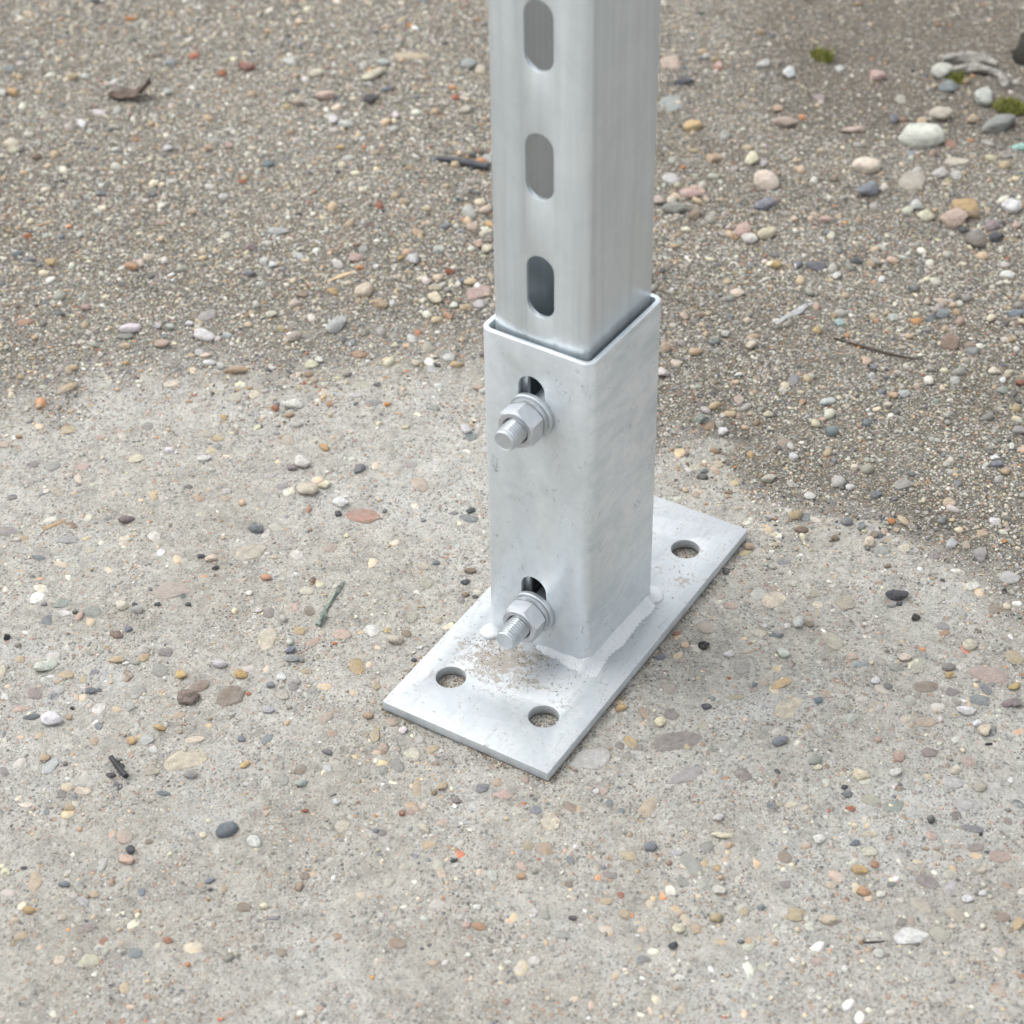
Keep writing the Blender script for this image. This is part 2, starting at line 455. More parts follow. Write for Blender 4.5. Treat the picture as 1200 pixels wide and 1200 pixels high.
# every stone worth its own object: x, y, half length, half width (mm), yaw (degrees), height (mm), kind + colour, label
STONES = [
(-44.2,578.3,16.64,10.01,31,15.0,'mW','large lumpy off-white stone, biggest pale one on the damp soil at upper right'),
(-227.4,534.9,14.99,9.74,-71,0.0,'eN'),
(-25.9,519.4,13.75,9.52,-73,0.0,'eE'),
(-1.6,624.4,16.07,7.56,65,11.3,'lN','long smooth grey-green pebble leaning beside the moss at upper right'),
(-439.9,498.6,17.5,6.47,29,0.0,'eT'),
(92.4,-50.5,14.03,7.52,51,0.0,'eU'),
(-260.0,592.6,12.76,7.97,-63,0.0,'eP'),
(-204.7,-92.6,13.61,7.22,37,0.0,'eE'),
(22.8,500.1,11.21,8.49,-34,12.3,'aO','flat ochre stone tilted behind the pinkish cream block at right'),
(-114.1,464.5,10.43,8.43,-37,11.8,'aC','angular cream stone with a pointed top, standing above a dark slate pebble'),
(60.1,-86.5,11.41,7.67,56,0.0,'eL'),
(20.9,483.3,9.49,9.03,52,11.6,'aP','pinkish cream blocky stone in front of the flat ochre stone at right'),
(-116.3,-190.5,11.52,7.26,48,0.0,'eC'),
(-26.8,657.5,11.16,7.33,-81,11.0,'mL','pale grey upright lump of stone left of the green moss'),
(-214.5,242.1,10.01,8.02,90,0.0,'eP'),
(208.4,74.8,10.57,7.49,29,0.0,'eP'),
(-45.2,617.7,9.38,8.23,58,11.0,'mE','beige pink lump on soil above the large lumpy off-white stone'),
(-60.9,517.5,9.93,7.44,31,10.9,'lC','flat cream stone just behind the flat-topped slate grey stone'),
(-69.8,678.4,10.22,7.15,81,10.7,'aL','pale grey wedge of stone at the left end of the rock ledge'),
(-150.1,15.3,10.61,6.8,17,0.0,'eV'),
(-186.3,-44.3,10.17,7.08,54,0.0,'eE'),
(-124.2,-142.9,8.71,7.31,61,0.0,'eB'),
(44.8,465.9,8.25,7.63,76,9.9,'aU','dark brown-grey angular stone, lowest and widest of the three by the ochre stone'),
(130.2,-0.7,10.31,5.87,73,0.0,'eC'),
(-56.6,660.2,7.86,7.4,-5,9.5,'aS','blue-grey angular stone below the pale rock ledge at upper right'),
(-46.2,487.9,9.05,6.32,64,9.5,'aS','slate grey stone with a flat top on soil right of the post'),
(-138.2,546.2,9.63,5.63,23,8.4,'lP','flat brownish pink pebble on damp soil right of the post'),
(-152.7,398.3,8.89,6.06,17,9.1,'aN','grey-green flat slab close to the right side of the post'),
(-9.9,560.8,10.43,4.86,32,0.0,'eC'),
(49.9,517.3,7.8,6.4,50,8.9,'lW','chalky white stone near the right edge, level with the ochre stone'),
(-110.2,649.4,7.83,6.21,-89,8.8,'lP','pale pink round pebble near the top edge, left of the rock ledge'),
(-448.0,457.3,10.34,4.7,71,7.0,'mC','long cream stone slanting up to the right near the top, left of the post'),
(-171.9,622.9,8.61,5.48,-68,8.2,'aW','chunky white stone near the top edge, right of the post'),
(-135.0,-97.3,9.31,5.05,-68,0.0,'eC'),
(85.4,70.7,7.43,6.28,67,0.0,'eC'),
(-100.5,437.0,8.67,5.33,35,8.0,'lS','flat dark slate oval pebble right below the pointed cream stone'),
(243.1,-106.9,8.48,5.31,44,0.0,'eW'),
(-197.4,509.6,7.69,5.85,71,8.5,'lO','ochre cream bean-shaped pebble beside the upper right of the post'),
(-272.6,161.5,8.65,5.18,81,7.8,'aL','pale grey wedge-shaped slab slanting on the gravel left of the sleeve'),
(-174.7,435.5,7.45,5.82,-43,0.0,'eL'),
(-279.3,203.2,6.93,6.21,-79,8.2,'mC','large cream rounded stone right of the wood splinter'),
(-352.6,129.6,8.09,5.29,66,0.0,'eG'),
(106.6,-71.8,10.01,4.26,63,0.0,'eG'),
(-461.6,412.8,8.52,4.87,28,7.3,'lP','arched salmon pebble in the gravel above and left of the post'),
(-272.8,323.1,7.77,5.34,-56,8.0,'aL'),
(120.2,88.1,7.09,5.72,-77,0.0,'eE'),
(136.4,-120.9,8.14,4.91,-17,0.0,'eN'),
(-82.8,401.3,7.94,5.01,75,7.5,'lC','cream oval stone, right one of a close trio right of the post'),
(-97.2,396.1,6.87,5.71,-81,7.9,'lP','pinkish white stone, left one of a close trio right of the post'),
(-137.6,490.0,7.6,5.11,-66,7.7,'aC','pale yellow chunky pebble above the pointed cream stone'),
(75.9,341.4,6.5,5.96,-26,7.8,'lB','taupe leaf-shaped flat pebble right of the thin dark twig'),
(-392.0,508.5,6.37,6.08,8,7.8,'lG','blue-grey oval pebble near the top edge close left of the post'),
(-137.9,56.6,7.69,4.95,-45,0.0,'eP'),
(1.9,479.1,6.39,5.85,79,7.7,'lC','cream oval pebble just left of the pinkish cream blocky stone'),
(-161.8,476.5,6.35,5.69,89,7.5,'lT','tan round pebble on soil right of the post, between two white specks'),
(-152.3,420.4,7.19,5.01,10,7.5,'lP','salmon pink oval pebble above the grey-green slab by the post'),
(-541.8,420.6,6.43,5.57,-9,7.5,'aR','bright brick red fragment near the top edge of the gravel'),
(-134.1,596.7,7.41,4.79,-68,0.0,'eU'),
(127.4,57.3,7.29,4.79,-37,0.0,'eE'),
(-90.8,563.1,9.33,3.69,29,5.5,'lP','long thin pinkish stone on soil above the flat cream stone'),
(-235.1,568.4,8.18,4.19,32,6.3,'aD','thin dark slate sliver close right of the post near the top edge'),
(-35.9,382.2,6.99,4.87,21,7.3,'aS','sharp grey slate triangle on the gravel right of the post'),
(-618.9,235.5,6.68,5.07,-14,7.3,'lC','cream round stone with a yellow rim near the left edge of the gravel'),
(-190.8,17.2,6.68,5.04,15,7.3,'mC','lumpy cream stone with grey specks, lower of two left of the sleeve'),
(100.6,-98.8,7.72,4.32,-77,0.0,'eT'),
(-81.3,627.3,7.43,4.45,-70,0.0,'eE'),
(-339.7,109.9,7.0,4.6,11,6.9,'mW','white stone stained orange on top, on gravel at left'),
(190.5,151.3,6.27,5.05,32,0.0,'eL'),
(31.4,195.8,5.95,5.25,-83,0.0,'eB'),
(-211.5,175.2,6.33,4.93,-23,0.0,'eE'),
(-427.0,424.6,5.94,5.25,12,7.0,'lD','dark slate round pebble in the gravel left of the post near the top'),
(-472.8,395.0,5.98,5.21,-81,7.0,'aP'),
(-8.5,488.8,6.58,4.71,-88,7.1,'lL','pale grey pebble directly behind the cream oval pebble at right'),
(46.4,489.9,6.33,4.88,86,7.0,'aU','dark grey block right of the pinkish cream stone'),
(-380.8,22.5,8.07,3.81,79,0.0,'eT'),
(-319.0,-100.1,6.68,4.59,6,0.0,'eG'),
(184.2,49.2,6.84,4.48,31,0.0,'eB'),
(-702.2,323.8,6.2,4.94,-18,0.0,'eS'),
(-491.8,315.1,6.15,4.97,14,0.0,'eN'),
(-22.4,625.0,6.44,4.74,-89,7.0,'lT'),
(-599.3,396.5,6.6,4.61,-42,0.0,'eS'),
(-208.8,36.8,5.91,5.06,-4,6.9,'mW','lumpy speckled white stone, upper of two on the concrete left of the sleeve'),
(-421.9,384.8,6.62,4.45,-20,6.7,'aL'),
(-142.9,-145.0,6.62,4.44,67,0.0,'eB'),
(-142.1,650.9,6.38,4.57,-71,0.0,'eL'),
(-1.5,541.9,6.11,4.72,-80,0.0,'eL'),
(-301.5,92.4,7.77,3.71,34,5.6,'lT','orange tan slab-like pebble at the edge of the left gravel'),
(-11.5,535.6,6.02,4.74,37,6.7,'lL'),
(107.6,196.2,6.55,4.33,61,0.0,'eG'),
(169.0,161.3,6.38,4.41,-77,0.0,'eG'),
(-192.7,-204.0,5.9,4.76,22,6.7,'lW','big smooth white stone near the left edge of the concrete'),
(64.4,-132.3,5.93,4.73,-67,0.0,'eC'),
(-23.6,584.3,5.83,4.79,-53,0.0,'eR'),
(-515.8,441.3,6.11,4.57,21,6.7,'lW'),
(-385.4,90.5,6.96,4.01,45,6.0,'lW','flat white stone lying on a grey flake on the left gravel'),
(254.3,-99.6,5.74,4.84,-64,0.0,'eE'),
(-328.4,60.8,7.42,3.71,45,0.0,'eC'),
(-235.4,220.5,6.75,4.02,-40,6.0,'lC','upright cream pear-shaped stone in the gravel left of the post'),
(-487.7,436.7,6.6,4.07,48,6.1,'lC'),
(-307.2,233.1,5.48,4.88,53,6.5,'aP'),
(-81.1,-90.1,6.59,4.01,-40,0.0,'eO'),
(-230.6,-128.6,5.44,4.85,13,0.0,'eG'),
(53.4,476.9,6.76,3.9,63,5.9,'aD','thin dark stone under the dark grey block at right'),
(211.8,54.5,5.88,4.43,-3,0.0,'eS'),
(-166.5,403.8,5.6,4.63,-51,6.4,'lE'),
(-126.7,-291.6,7.42,3.48,-51,0.0,'eT'),
(-195.5,624.9,5.69,4.53,43,6.4,'lL'),
(-206.9,68.8,6.74,3.8,-87,0.0,'eE'),
(-650.6,338.4,5.68,4.46,-12,6.3,'lT'),
(64.3,32.3,5.38,4.68,-1,0.0,'eE'),
(-88.8,388.7,5.75,4.35,28,6.3,'lW','white flat pebble, front one of a close trio right of the post'),
(-289.8,138.4,5.42,4.59,53,6.3,'lE'),
(76.7,70.4,5.87,4.23,-88,0.0,'eL'),
(130.6,-56.1,5.59,4.38,-49,0.0,'eU'),
(191.8,-123.0,5.66,4.32,59,0.0,'eT'),
(-337.1,-41.3,5.35,4.57,23,0.0,'eG'),
(-248.1,81.5,6.42,3.78,23,5.7,'lW','flat white oval stone on concrete with a small red pebble at its left'),
(-449.7,62.2,5.99,4.05,44,0.0,'eF'),
(-53.3,601.8,5.49,4.4,83,6.2,'lT'),
(-379.2,504.5,6.07,3.97,-56,6.0,'lC'),
(-42.3,556.1,5.65,4.24,-76,0.0,'eS'),
(-222.7,-175.5,6.82,3.48,53,5.2,'aW','elongated bright white stone slanting on concrete near the left edge'),
(215.4,93.4,5.28,4.49,-24,0.0,'eT'),
(-284.9,70.6,5.55,4.26,-81,0.0,'eE'),
(-373.6,234.5,7.4,3.19,29,4.8,'lL'),
(-352.0,-8.9,5.07,4.65,-2,0.0,'eT'),
(-172.3,-229.6,6.4,3.66,88,0.0,'eL'),
(-452.5,477.9,5.09,4.55,11,6.0,'lL'),
(142.7,106.7,6.29,3.67,22,5.5,'mD','dark charcoal lumpy stone, largest dark stone right of the plate'),
(222.4,-6.6,5.58,4.12,19,0.0,'eL'),
(-224.8,119.7,5.7,4.03,55,0.0,'eE'),
(-301.8,391.4,5.3,4.33,-55,6.0,'lL'),
(232.8,-17.7,5.31,4.32,21,0.0,'eL'),
(203.7,-37.1,6.37,3.6,39,0.0,'eN'),
(-136.4,399.2,5.8,3.95,-84,5.9,'aB'),
(-273.5,252.3,5.68,4.03,-52,6.0,'aL'),
(236.8,-73.1,5.74,3.98,0,0.0,'eU'),
(-230.3,51.0,5.58,4.09,-47,0.0,'eE'),
(-96.2,44.5,5.95,3.83,23,0.0,'eS'),
(-153.7,565.0,5.45,4.17,75,6.0,'lT'),
(95.8,13.8,5.35,4.22,68,0.0,'eG'),
(-283.2,-88.6,6.56,3.44,32,0.0,'eG'),
(-168.9,-146.2,5.38,4.19,-37,0.0,'eN'),
(-261.2,308.1,5.08,4.42,-52,5.9,'aP'),
(-170.1,510.2,5.11,4.31,-80,5.9,'lG'),
(-101.7,-73.6,4.88,4.49,-22,0.0,'eP'),
(-264.6,122.0,5.2,4.16,20,0.0,'eC'),
(-265.7,331.9,4.79,4.51,20,5.8,'lC'),
(-297.9,-9.5,5.18,4.13,69,0.0,'eC'),
(-354.5,443.9,4.77,4.47,-42,5.8,'lE'),
(-68.2,-218.6,5.79,3.67,65,5.5,'mS','blue slate kidney-shaped stone on the lower left concrete'),
(-318.6,-57.9,6.21,3.41,-3,0.0,'eE'),
(-672.4,295.3,5.4,3.92,-23,5.8,'lO'),
(-261.2,195.6,5.53,3.82,10,5.7,'lT','tan oval pebble below the large cream rounded stone'),
(193.4,125.1,5.47,3.86,28,0.0,'eB'),
(-13.0,223.7,6.21,3.4,-65,0.0,'eP'),
(-435.3,386.0,5.72,3.68,-44,5.5,'aW'),
(21.7,602.3,5.67,3.7,41,5.5,'aQ','small turquoise glass shard at the right edge of the soil'),
(-109.2,-246.5,5.34,3.89,-50,0.0,'eP'),
(174.8,60.1,5.43,3.82,89,0.0,'eE'),
(-205.5,229.0,4.95,4.19,-54,5.7,'aL'),
(-73.5,596.4,5.02,4.12,81,5.7,'lS'),
(-136.9,111.1,4.9,4.21,-84,0.0,'eS'),
(-242.2,-60.8,5.06,4.07,-53,0.0,'eW'),
(-243.9,146.2,5.62,3.66,14,0.0,'eF'),
(-254.5,-72.5,5.6,3.66,-61,0.0,'eC'),
(-192.5,172.0,4.72,4.31,-44,0.0,'eL'),
(-19.5,-128.5,4.91,4.14,-14,0.0,'eC'),
(-249.9,-131.9,5.06,3.98,44,0.0,'eN'),
(7.7,257.7,5.46,3.68,-68,0.0,'eS'),
(118.6,13.0,7.18,2.79,67,0.0,'eO'),
(-552.3,402.6,4.79,4.18,83,5.6,'aR','smaller brick red fragment left of the bright brick red one'),
(192.1,-38.7,4.98,4.0,4,0.0,'eE'),
(-433.1,148.8,5.86,3.39,2,5.1,'lF','flat orange pebble beside a yellowish white one on the left gravel'),
(-207.6,108.9,5.54,3.57,40,0.0,'eG'),
(-167.5,17.9,5.01,3.94,22,5.6,'mW','knobbly white stone beside the salmon red patch of aggregate'),
(-593.3,284.1,6.01,3.26,-26,4.9,'lW'),
(-74.0,-314.1,5.27,3.7,30,0.0,'eC'),
(-89.8,-62.5,4.56,4.26,-16,0.0,'eW'),
(-214.6,-193.8,5.34,3.63,-27,0.0,'eU'),
(-159.5,408.5,5.02,3.82,-90,5.5,'lC'),
(100.1,395.5,5.99,3.2,32,4.8,'lS','flat dark slate pebble at the right edge of the gravel'),
(-175.5,-133.1,5.0,3.78,-13,0.0,'eU'),
(70.9,-148.9,4.77,3.96,-42,0.0,'eT'),
(77.5,435.8,5.23,3.61,45,5.4,'lW','white flat pebble near the right edge above the dark slate pebble'),
(32.4,353.3,4.99,3.78,-76,0.0,'eL'),
(137.6,192.9,4.66,4.04,67,0.0,'eT'),
(-249.6,306.4,4.7,3.97,28,5.4,'lC'),
(-225.1,607.4,5.14,3.61,-70,5.4,'lP'),
(119.1,138.6,4.67,3.96,-15,0.0,'eG'),
(-488.0,302.4,4.75,3.88,-26,5.4,'lT'),
(59.4,370.2,5.09,3.62,28,5.4,'lS'),
(-85.6,-15.2,4.51,4.08,87,0.0,'eE'),
(240.2,-88.0,6.03,3.03,-12,0.0,'eE'),
(35.4,246.8,5.5,3.3,50,5.0,'lL'),
(-425.5,445.4,4.63,3.92,57,5.3,'lS'),
(-65.4,222.2,4.88,3.7,-68,5.4,'aW','white chunky pebble touching the right edge of the steel sleeve'),
(-312.0,170.4,4.44,4.05,38,5.3,'lE','olive cream oval pebble left of the glossy yellow one'),
(-4.5,-146.3,6.96,2.56,-59,0.0,'eT'),
(-149.0,429.7,4.42,4.0,-32,5.3,'lP'),
(260.4,-41.0,4.98,3.55,25,0.0,'eP'),
(-237.3,289.0,4.66,3.77,-56,5.3,'lC'),
(-247.0,-146.4,4.81,3.64,-72,0.0,'eS'),
(255.8,-84.6,5.0,3.5,-18,0.0,'eE'),
(204.3,7.2,4.61,3.78,49,0.0,'eU'),
(-72.4,-129.5,4.98,3.48,79,0.0,'eP'),
(-593.0,303.2,4.76,3.63,9,5.2,'lW'),
(79.9,-36.5,4.36,3.93,-73,0.0,'eU'),
(-56.7,440.1,4.92,3.47,50,5.2,'lP'),
(-310.6,246.8,4.9,3.48,-51,0.0,'eG'),
(-265.6,271.7,4.38,3.87,21,5.2,'lL'),
(194.3,25.3,4.95,3.41,27,0.0,'eP'),
(-569.0,356.0,4.54,3.71,1,5.2,'lL'),
(68.8,-19.6,4.17,3.99,-50,0.0,'eE'),
(-66.5,326.7,5.0,3.31,27,5.0,'lC'),
(181.3,-26.3,4.41,3.73,12,5.1,'aC','large yellowish white stone left of the pale pink angular one'),
(37.7,162.0,4.91,3.35,49,5.0,'lE','beige flat oval pebble where gravel meets concrete right of the sleeve'),
(-377.7,207.9,4.91,3.34,56,5.0,'aU','purple-grey slate chip on the fine gravel left of the post'),
(-435.5,306.3,4.71,3.48,21,5.1,'lS'),
(172.6,-94.2,4.5,3.63,-37,0.0,'eB'),
(-21.9,-186.5,4.49,3.63,87,0.0,'eC'),
(-149.7,-18.2,4.44,3.67,63,0.0,'eP'),
(-120.9,-177.1,5.85,2.77,37,0.0,'eC'),
(-239.3,101.7,4.25,3.81,-87,0.0,'eC'),
(-358.1,89.1,5.01,3.23,23,4.8,'aP','salmon flat chip left of the orange-stained white stone'),
(-162.5,-32.7,5.0,3.22,-36,0.0,'eW'),
(5.4,329.5,5.12,3.13,-76,0.0,'eQ'),
(-242.2,231.9,4.82,3.32,28,5.0,'lC'),
(107.7,-131.3,5.09,3.11,0,0.0,'eT'),
(223.9,10.6,4.28,3.69,-62,0.0,'eP'),
(-276.9,31.4,4.41,3.55,-37,0.0,'eE'),
(3.6,162.0,4.15,3.75,-79,0.0,'eT'),
(111.1,140.9,4.52,3.43,84,5.0,'lC','cream chunky pebble with a dark brown one leaning behind it, right of the plate'),
(-178.1,-185.3,4.44,3.49,-62,0.0,'eW'),
(90.2,42.2,4.57,3.39,16,0.0,'eC'),
(-6.6,153.1,4.12,3.76,-77,0.0,'eC'),
(-59.6,371.0,4.3,3.6,-86,4.9,'lO'),
(107.6,365.6,4.5,3.44,81,5.0,'lT'),
(93.0,309.0,4.62,3.35,-77,0.0,'eL'),
(-31.3,275.1,4.45,3.47,87,4.9,'lC'),
(-195.5,-26.3,4.85,3.17,13,4.8,'mS','dark slate lumpy pebble with a rough top on the left concrete'),
(34.7,-128.9,4.97,3.08,13,0.0,'eP'),
(106.0,59.7,4.59,3.33,74,5.0,'lL','pale grey translucent pebble between a white crumb and a brown pebble, right of plate'),
(-289.8,282.9,4.04,3.77,-30,4.9,'lT'),
(-61.9,-166.3,4.33,3.51,61,0.0,'eB'),
(-74.2,-63.8,4.91,3.09,16,4.6,'lC',"glossy yellow-white oval pebble left of the base plate's long edge"),
(-196.2,157.9,4.91,3.07,-64,0.0,'eL'),
(136.9,-106.8,4.21,3.58,-85,0.0,'eG'),
(-488.9,425.9,4.57,3.26,-45,4.9,'lW'),
(-686.4,318.5,4.47,3.33,-20,4.9,'lT'),
(146.8,277.2,4.4,3.38,60,4.9,'lG','grey rounded stone with pale veins at the right edge of the gravel'),
(-477.0,313.7,4.06,3.66,69,4.8,'lP'),
(-21.8,-138.9,5.03,2.95,-35,0.0,'eG'),
(-146.7,-80.3,4.56,3.24,-49,0.0,'eU'),
(-206.3,-185.1,3.98,3.71,-52,0.0,'eL'),
(-41.0,-114.5,4.01,3.67,12,0.0,'eP'),
(164.4,176.7,4.4,3.31,43,0.0,'eT'),
(-64.0,236.8,4.18,3.48,-67,0.0,'eC'),
(-102.3,-127.6,4.52,3.21,-20,0.0,'eE'),
(-143.1,115.0,4.38,3.29,-28,4.8,'lL'),
(-141.9,-189.7,4.03,3.57,88,0.0,'eL'),
(91.1,129.8,3.99,3.6,66,0.0,'eE'),
(-139.8,-54.0,4.0,3.59,34,0.0,'eC'),
(-242.6,-20.3,4.12,3.47,8,0.0,'eT'),
(-313.4,19.0,3.98,3.59,-55,0.0,'eG'),
(-278.5,299.1,4.46,3.2,49,4.8,'lS'),
(-320.3,-32.3,3.81,3.74,-61,0.0,'eP'),
(72.9,278.4,4.42,3.21,35,4.8,'lL'),
(-24.3,193.3,4.32,3.28,55,4.8,'lN'),
(209.3,42.9,5.32,2.66,26,4.0,'aW','flat white chip on concrete near the right edge, below the slate patches'),
(174.4,136.7,4.3,3.29,61,0.0,'eW'),
(247.6,-70.9,4.82,2.93,-80,0.0,'eL'),
(192.1,90.0,4.14,3.41,29,4.7,'aC','cream triangular stone right of the plate, alone on bare concrete'),
(-391.1,344.2,5.3,2.66,29,4.0,'lL'),
(71.4,-64.5,4.84,2.91,-37,0.0,'eO'),
(-484.6,126.3,4.32,3.26,7,4.7,'lO'),
(91.4,342.3,4.04,3.48,73,0.0,'eS'),
(-275.9,78.0,4.14,3.39,-38,0.0,'eC'),
(-112.0,-86.8,4.51,3.1,81,0.0,'eP'),
(-274.6,338.2,4.21,3.32,28,4.7,'lC'),
(110.0,330.6,4.27,3.27,42,4.7,'lC'),
(77.0,101.6,4.73,2.94,23,0.0,'eS'),
(-313.8,221.4,4.52,3.06,-8,4.6,'lL'),
(-246.4,291.5,4.31,3.2,-56,4.7,'lP'),
(-313.0,398.7,4.03,3.42,-54,4.7,'lB'),
(38.5,297.9,3.87,3.54,74,4.6,'lP'),
(-168.3,-164.7,4.18,3.27,44,0.0,'eG'),
(67.5,-118.6,4.84,2.82,-13,0.0,'eB'),
(-184.8,169.0,4.87,2.8,29,0.0,'eO'),
(-206.6,13.1,3.84,3.55,78,0.0,'eG'),
(-323.2,313.6,4.02,3.37,-22,4.6,'lT'),
(-144.2,-127.1,4.87,2.78,22,4.2,'mL','rough pale grey lump above the brown oval stones'),
(-296.8,192.6,4.05,3.34,-14,4.6,'lO','glossy yellow pebble just below the pale wood splinter'),
(21.3,-175.4,4.13,3.27,38,0.0,'eT'),
(-641.8,344.3,4.31,3.13,-29,4.7,'lW'),
(41.9,-232.9,4.65,2.9,14,0.0,'eB'),
(180.8,36.0,4.18,3.22,-68,0.0,'eL'),
(-127.6,489.2,4.44,3.03,-72,4.5,'lL'),
(-152.2,68.9,4.16,3.23,58,0.0,'eG'),
(-359.1,199.6,3.98,3.35,-29,4.6,'lL'),
(-268.5,31.5,4.17,3.19,1,0.0,'eT'),
(-124.0,-82.9,4.14,3.21,-45,0.0,'eO'),
(23.6,-130.2,4.0,3.31,70,0.0,'eS'),
(-679.0,291.9,4.71,2.8,-35,4.2,'lW'),
(147.1,150.1,3.75,3.51,-62,0.0,'eU'),
(165.3,55.2,3.98,3.3,21,0.0,'eG'),
(-95.3,-4.0,4.0,3.28,-20,0.0,'eE'),
(212.0,63.5,4.6,2.85,-48,0.0,'eS'),
(-313.5,180.0,5.19,2.52,22,3.8,'lB'),
(142.1,18.1,4.11,3.18,-28,0.0,'eP'),
(-129.6,-126.8,4.02,3.25,32,4.5,'aO','angular yellow tan pebble above the big brown oval stone'),
(-265.1,-58.1,4.93,2.65,51,4.0,'lU','smooth purple-grey oval pebble set in the left concrete'),
(-610.8,229.0,4.3,3.02,13,4.5,'lC'),
(-333.8,299.3,3.97,3.27,-45,4.5,'aR','dark red chunky pebble in the gravel left of the post, beside a tan pebble'),
(-83.6,284.9,3.94,3.28,-75,4.5,'lP'),
(222.8,34.5,3.96,3.25,69,4.5,'mC','speckled cream ball-like stone near the right edge with a black chip below'),
(-185.3,26.5,3.97,3.23,38,4.5,'lC','smooth cream pebble right beside the lower lumpy cream stone'),
(129.7,147.5,3.92,3.27,50,0.0,'eC'),
(160.5,8.7,4.42,2.9,55,0.0,'eL'),
(128.8,314.5,4.98,2.57,-72,0.0,'eD'),
(-357.8,181.5,4.62,2.77,26,4.2,'aS'),
(-128.6,-67.1,4.22,3.02,-48,0.0,'eB'),
(-66.1,-175.7,4.77,2.67,-32,0.0,'eG'),
(152.4,160.9,4.38,2.9,-83,0.0,'eL'),
(-76.8,-42.8,4.42,2.85,-59,0.0,'eE'),
(-43.7,-126.8,5.17,2.43,-60,0.0,'eT'),
(60.5,496.9,4.23,2.96,75,4.4,'lP'),
(-340.9,215.7,4.1,3.05,22,4.5,'lL'),
(-314.8,-42.5,4.98,2.49,-46,0.0,'eC'),
(-52.1,-217.2,3.93,3.15,0,4.4,'aW','white five-sided pebble right of the blue slate kidney-shaped stone'),
(206.6,-118.5,4.43,2.79,27,4.2,'lC','large cream oval pebble on the lower right concrete'),
(67.5,54.4,4.44,2.78,13,0.0,'eP'),
(-375.8,-39.9,3.68,3.35,-86,0.0,'eP'),
(-223.2,176.0,4.09,3.01,-23,4.4,'lW'),
(-7.5,191.1,3.77,3.26,-84,4.4,'lW','round white pebble alone on dark gravel right of the sleeve'),
(242.5,-30.8,5.45,2.25,21,0.0,'eS'),
(-435.9,253.5,3.59,3.41,75,4.4,'lW'),
(136.8,-25.6,4.49,2.71,50,4.1,'mS','speckled grey stone below the large tan slab right of the plate'),
(-240.9,-189.8,5.9,2.06,-52,0.0,'eC'),
(-383.8,83.4,5.01,2.42,27,3.6,'lG'),
(-396.3,412.8,3.81,3.18,-46,4.4,'lW'),
(66.9,274.1,4.05,2.97,21,4.4,'lT'),
(-211.6,221.9,4.19,2.87,29,4.3,'lT'),
(-317.6,151.6,4.23,2.84,25,4.3,'lC'),
(-58.4,-300.0,3.76,3.19,20,0.0,'eS'),
(-194.4,-152.0,5.06,2.37,28,3.6,'lT'),
(-216.5,208.0,3.93,3.05,-54,4.4,'lF','reddish orange pebble left of the steel sleeve rim'),
(-209.8,-174.3,4.16,2.88,21,0.0,'eT'),
(-513.3,287.1,3.91,3.05,11,4.4,'lW'),
(-351.7,199.2,3.69,3.23,-10,4.3,'lW'),
(173.4,98.0,3.82,3.12,14,0.0,'eG'),
(-442.4,226.9,3.79,3.14,3,4.3,'lP'),
(-165.9,-175.1,4.19,2.84,-42,0.0,'eL'),
(102.9,86.8,3.93,3.01,-73,0.0,'eE'),
(-253.1,317.5,3.63,3.25,-53,4.3,'lO'),
(-221.8,109.9,4.08,2.87,-3,0.0,'eW'),
(159.5,163.4,4.16,2.81,-75,0.0,'eP'),
(248.4,-41.3,4.33,2.68,37,0.0,'eU'),
(109.3,33.9,3.86,3.0,-32,4.3,'aW','bright white angular chip on concrete well right of the plate'),
(-219.3,-117.3,3.78,3.06,-1,4.3,'mC','rough cream pebble left of the small grey ball-like pebble'),
(-206.9,-136.3,4.11,2.81,14,4.2,'mB'),
(87.7,381.2,3.85,2.99,80,4.3,'lC'),
(205.5,-69.5,3.85,2.99,30,0.0,'eC'),
(-125.9,-205.9,4.24,2.7,40,0.0,'eE'),
(-2.4,312.3,3.91,2.92,-79,4.3,'lO','small round amber pebble to the right of the curled grey wood chip'),
(-32.1,-252.5,3.49,3.27,-5,0.0,'eB'),
(-176.1,49.3,4.07,2.8,60,4.2,'aS',"small slate chip on concrete left of the sleeve's middle"),
(213.1,-142.2,4.4,2.59,46,0.0,'eP'),
(140.7,-97.3,5.69,2.0,24,3.0,'lC'),
(122.7,314.1,4.05,2.8,45,4.2,'lN'),
(70.1,143.9,4.07,2.78,-79,0.0,'eS'),
(-404.8,352.8,3.67,3.08,-39,4.2,'lO'),
(-428.5,97.0,3.54,3.17,72,4.2,'aP'),
(197.1,52.4,3.52,3.18,-10,0.0,'eU'),
(166.1,190.1,3.69,3.02,23,4.2,'aW','white flat chip on dark gravel near the right edge'),
(-171.9,123.8,3.76,2.96,-31,0.0,'eN'),
(-146.6,-234.0,4.31,2.58,25,0.0,'eC'),
(-137.9,-69.4,3.85,2.88,-4,0.0,'eP'),
(6.2,248.5,3.57,3.1,62,4.2,'lC'),
(-159.4,120.1,4.32,2.56,-14,3.8,'lL'),
(98.0,-35.1,3.74,2.95,-36,0.0,'eE'),
(-30.8,206.8,3.55,3.08,-81,4.1,'lU'),
(-331.4,94.9,3.68,2.97,10,4.2,'lL'),
(137.3,-132.1,3.45,3.14,5,0.0,'eG'),
(-89.3,-157.6,4.37,2.47,86,0.0,'eS'),
(59.2,58.4,3.84,2.8,-85,0.0,'eE'),
(-377.6,357.5,3.48,3.08,12,4.1,'lP'),
(66.3,-41.7,3.82,2.8,-57,0.0,'eT'),
(-491.4,164.0,3.83,2.79,-29,4.1,'lW'),
(-220.3,221.0,3.81,2.8,-54,4.1,'aW'),
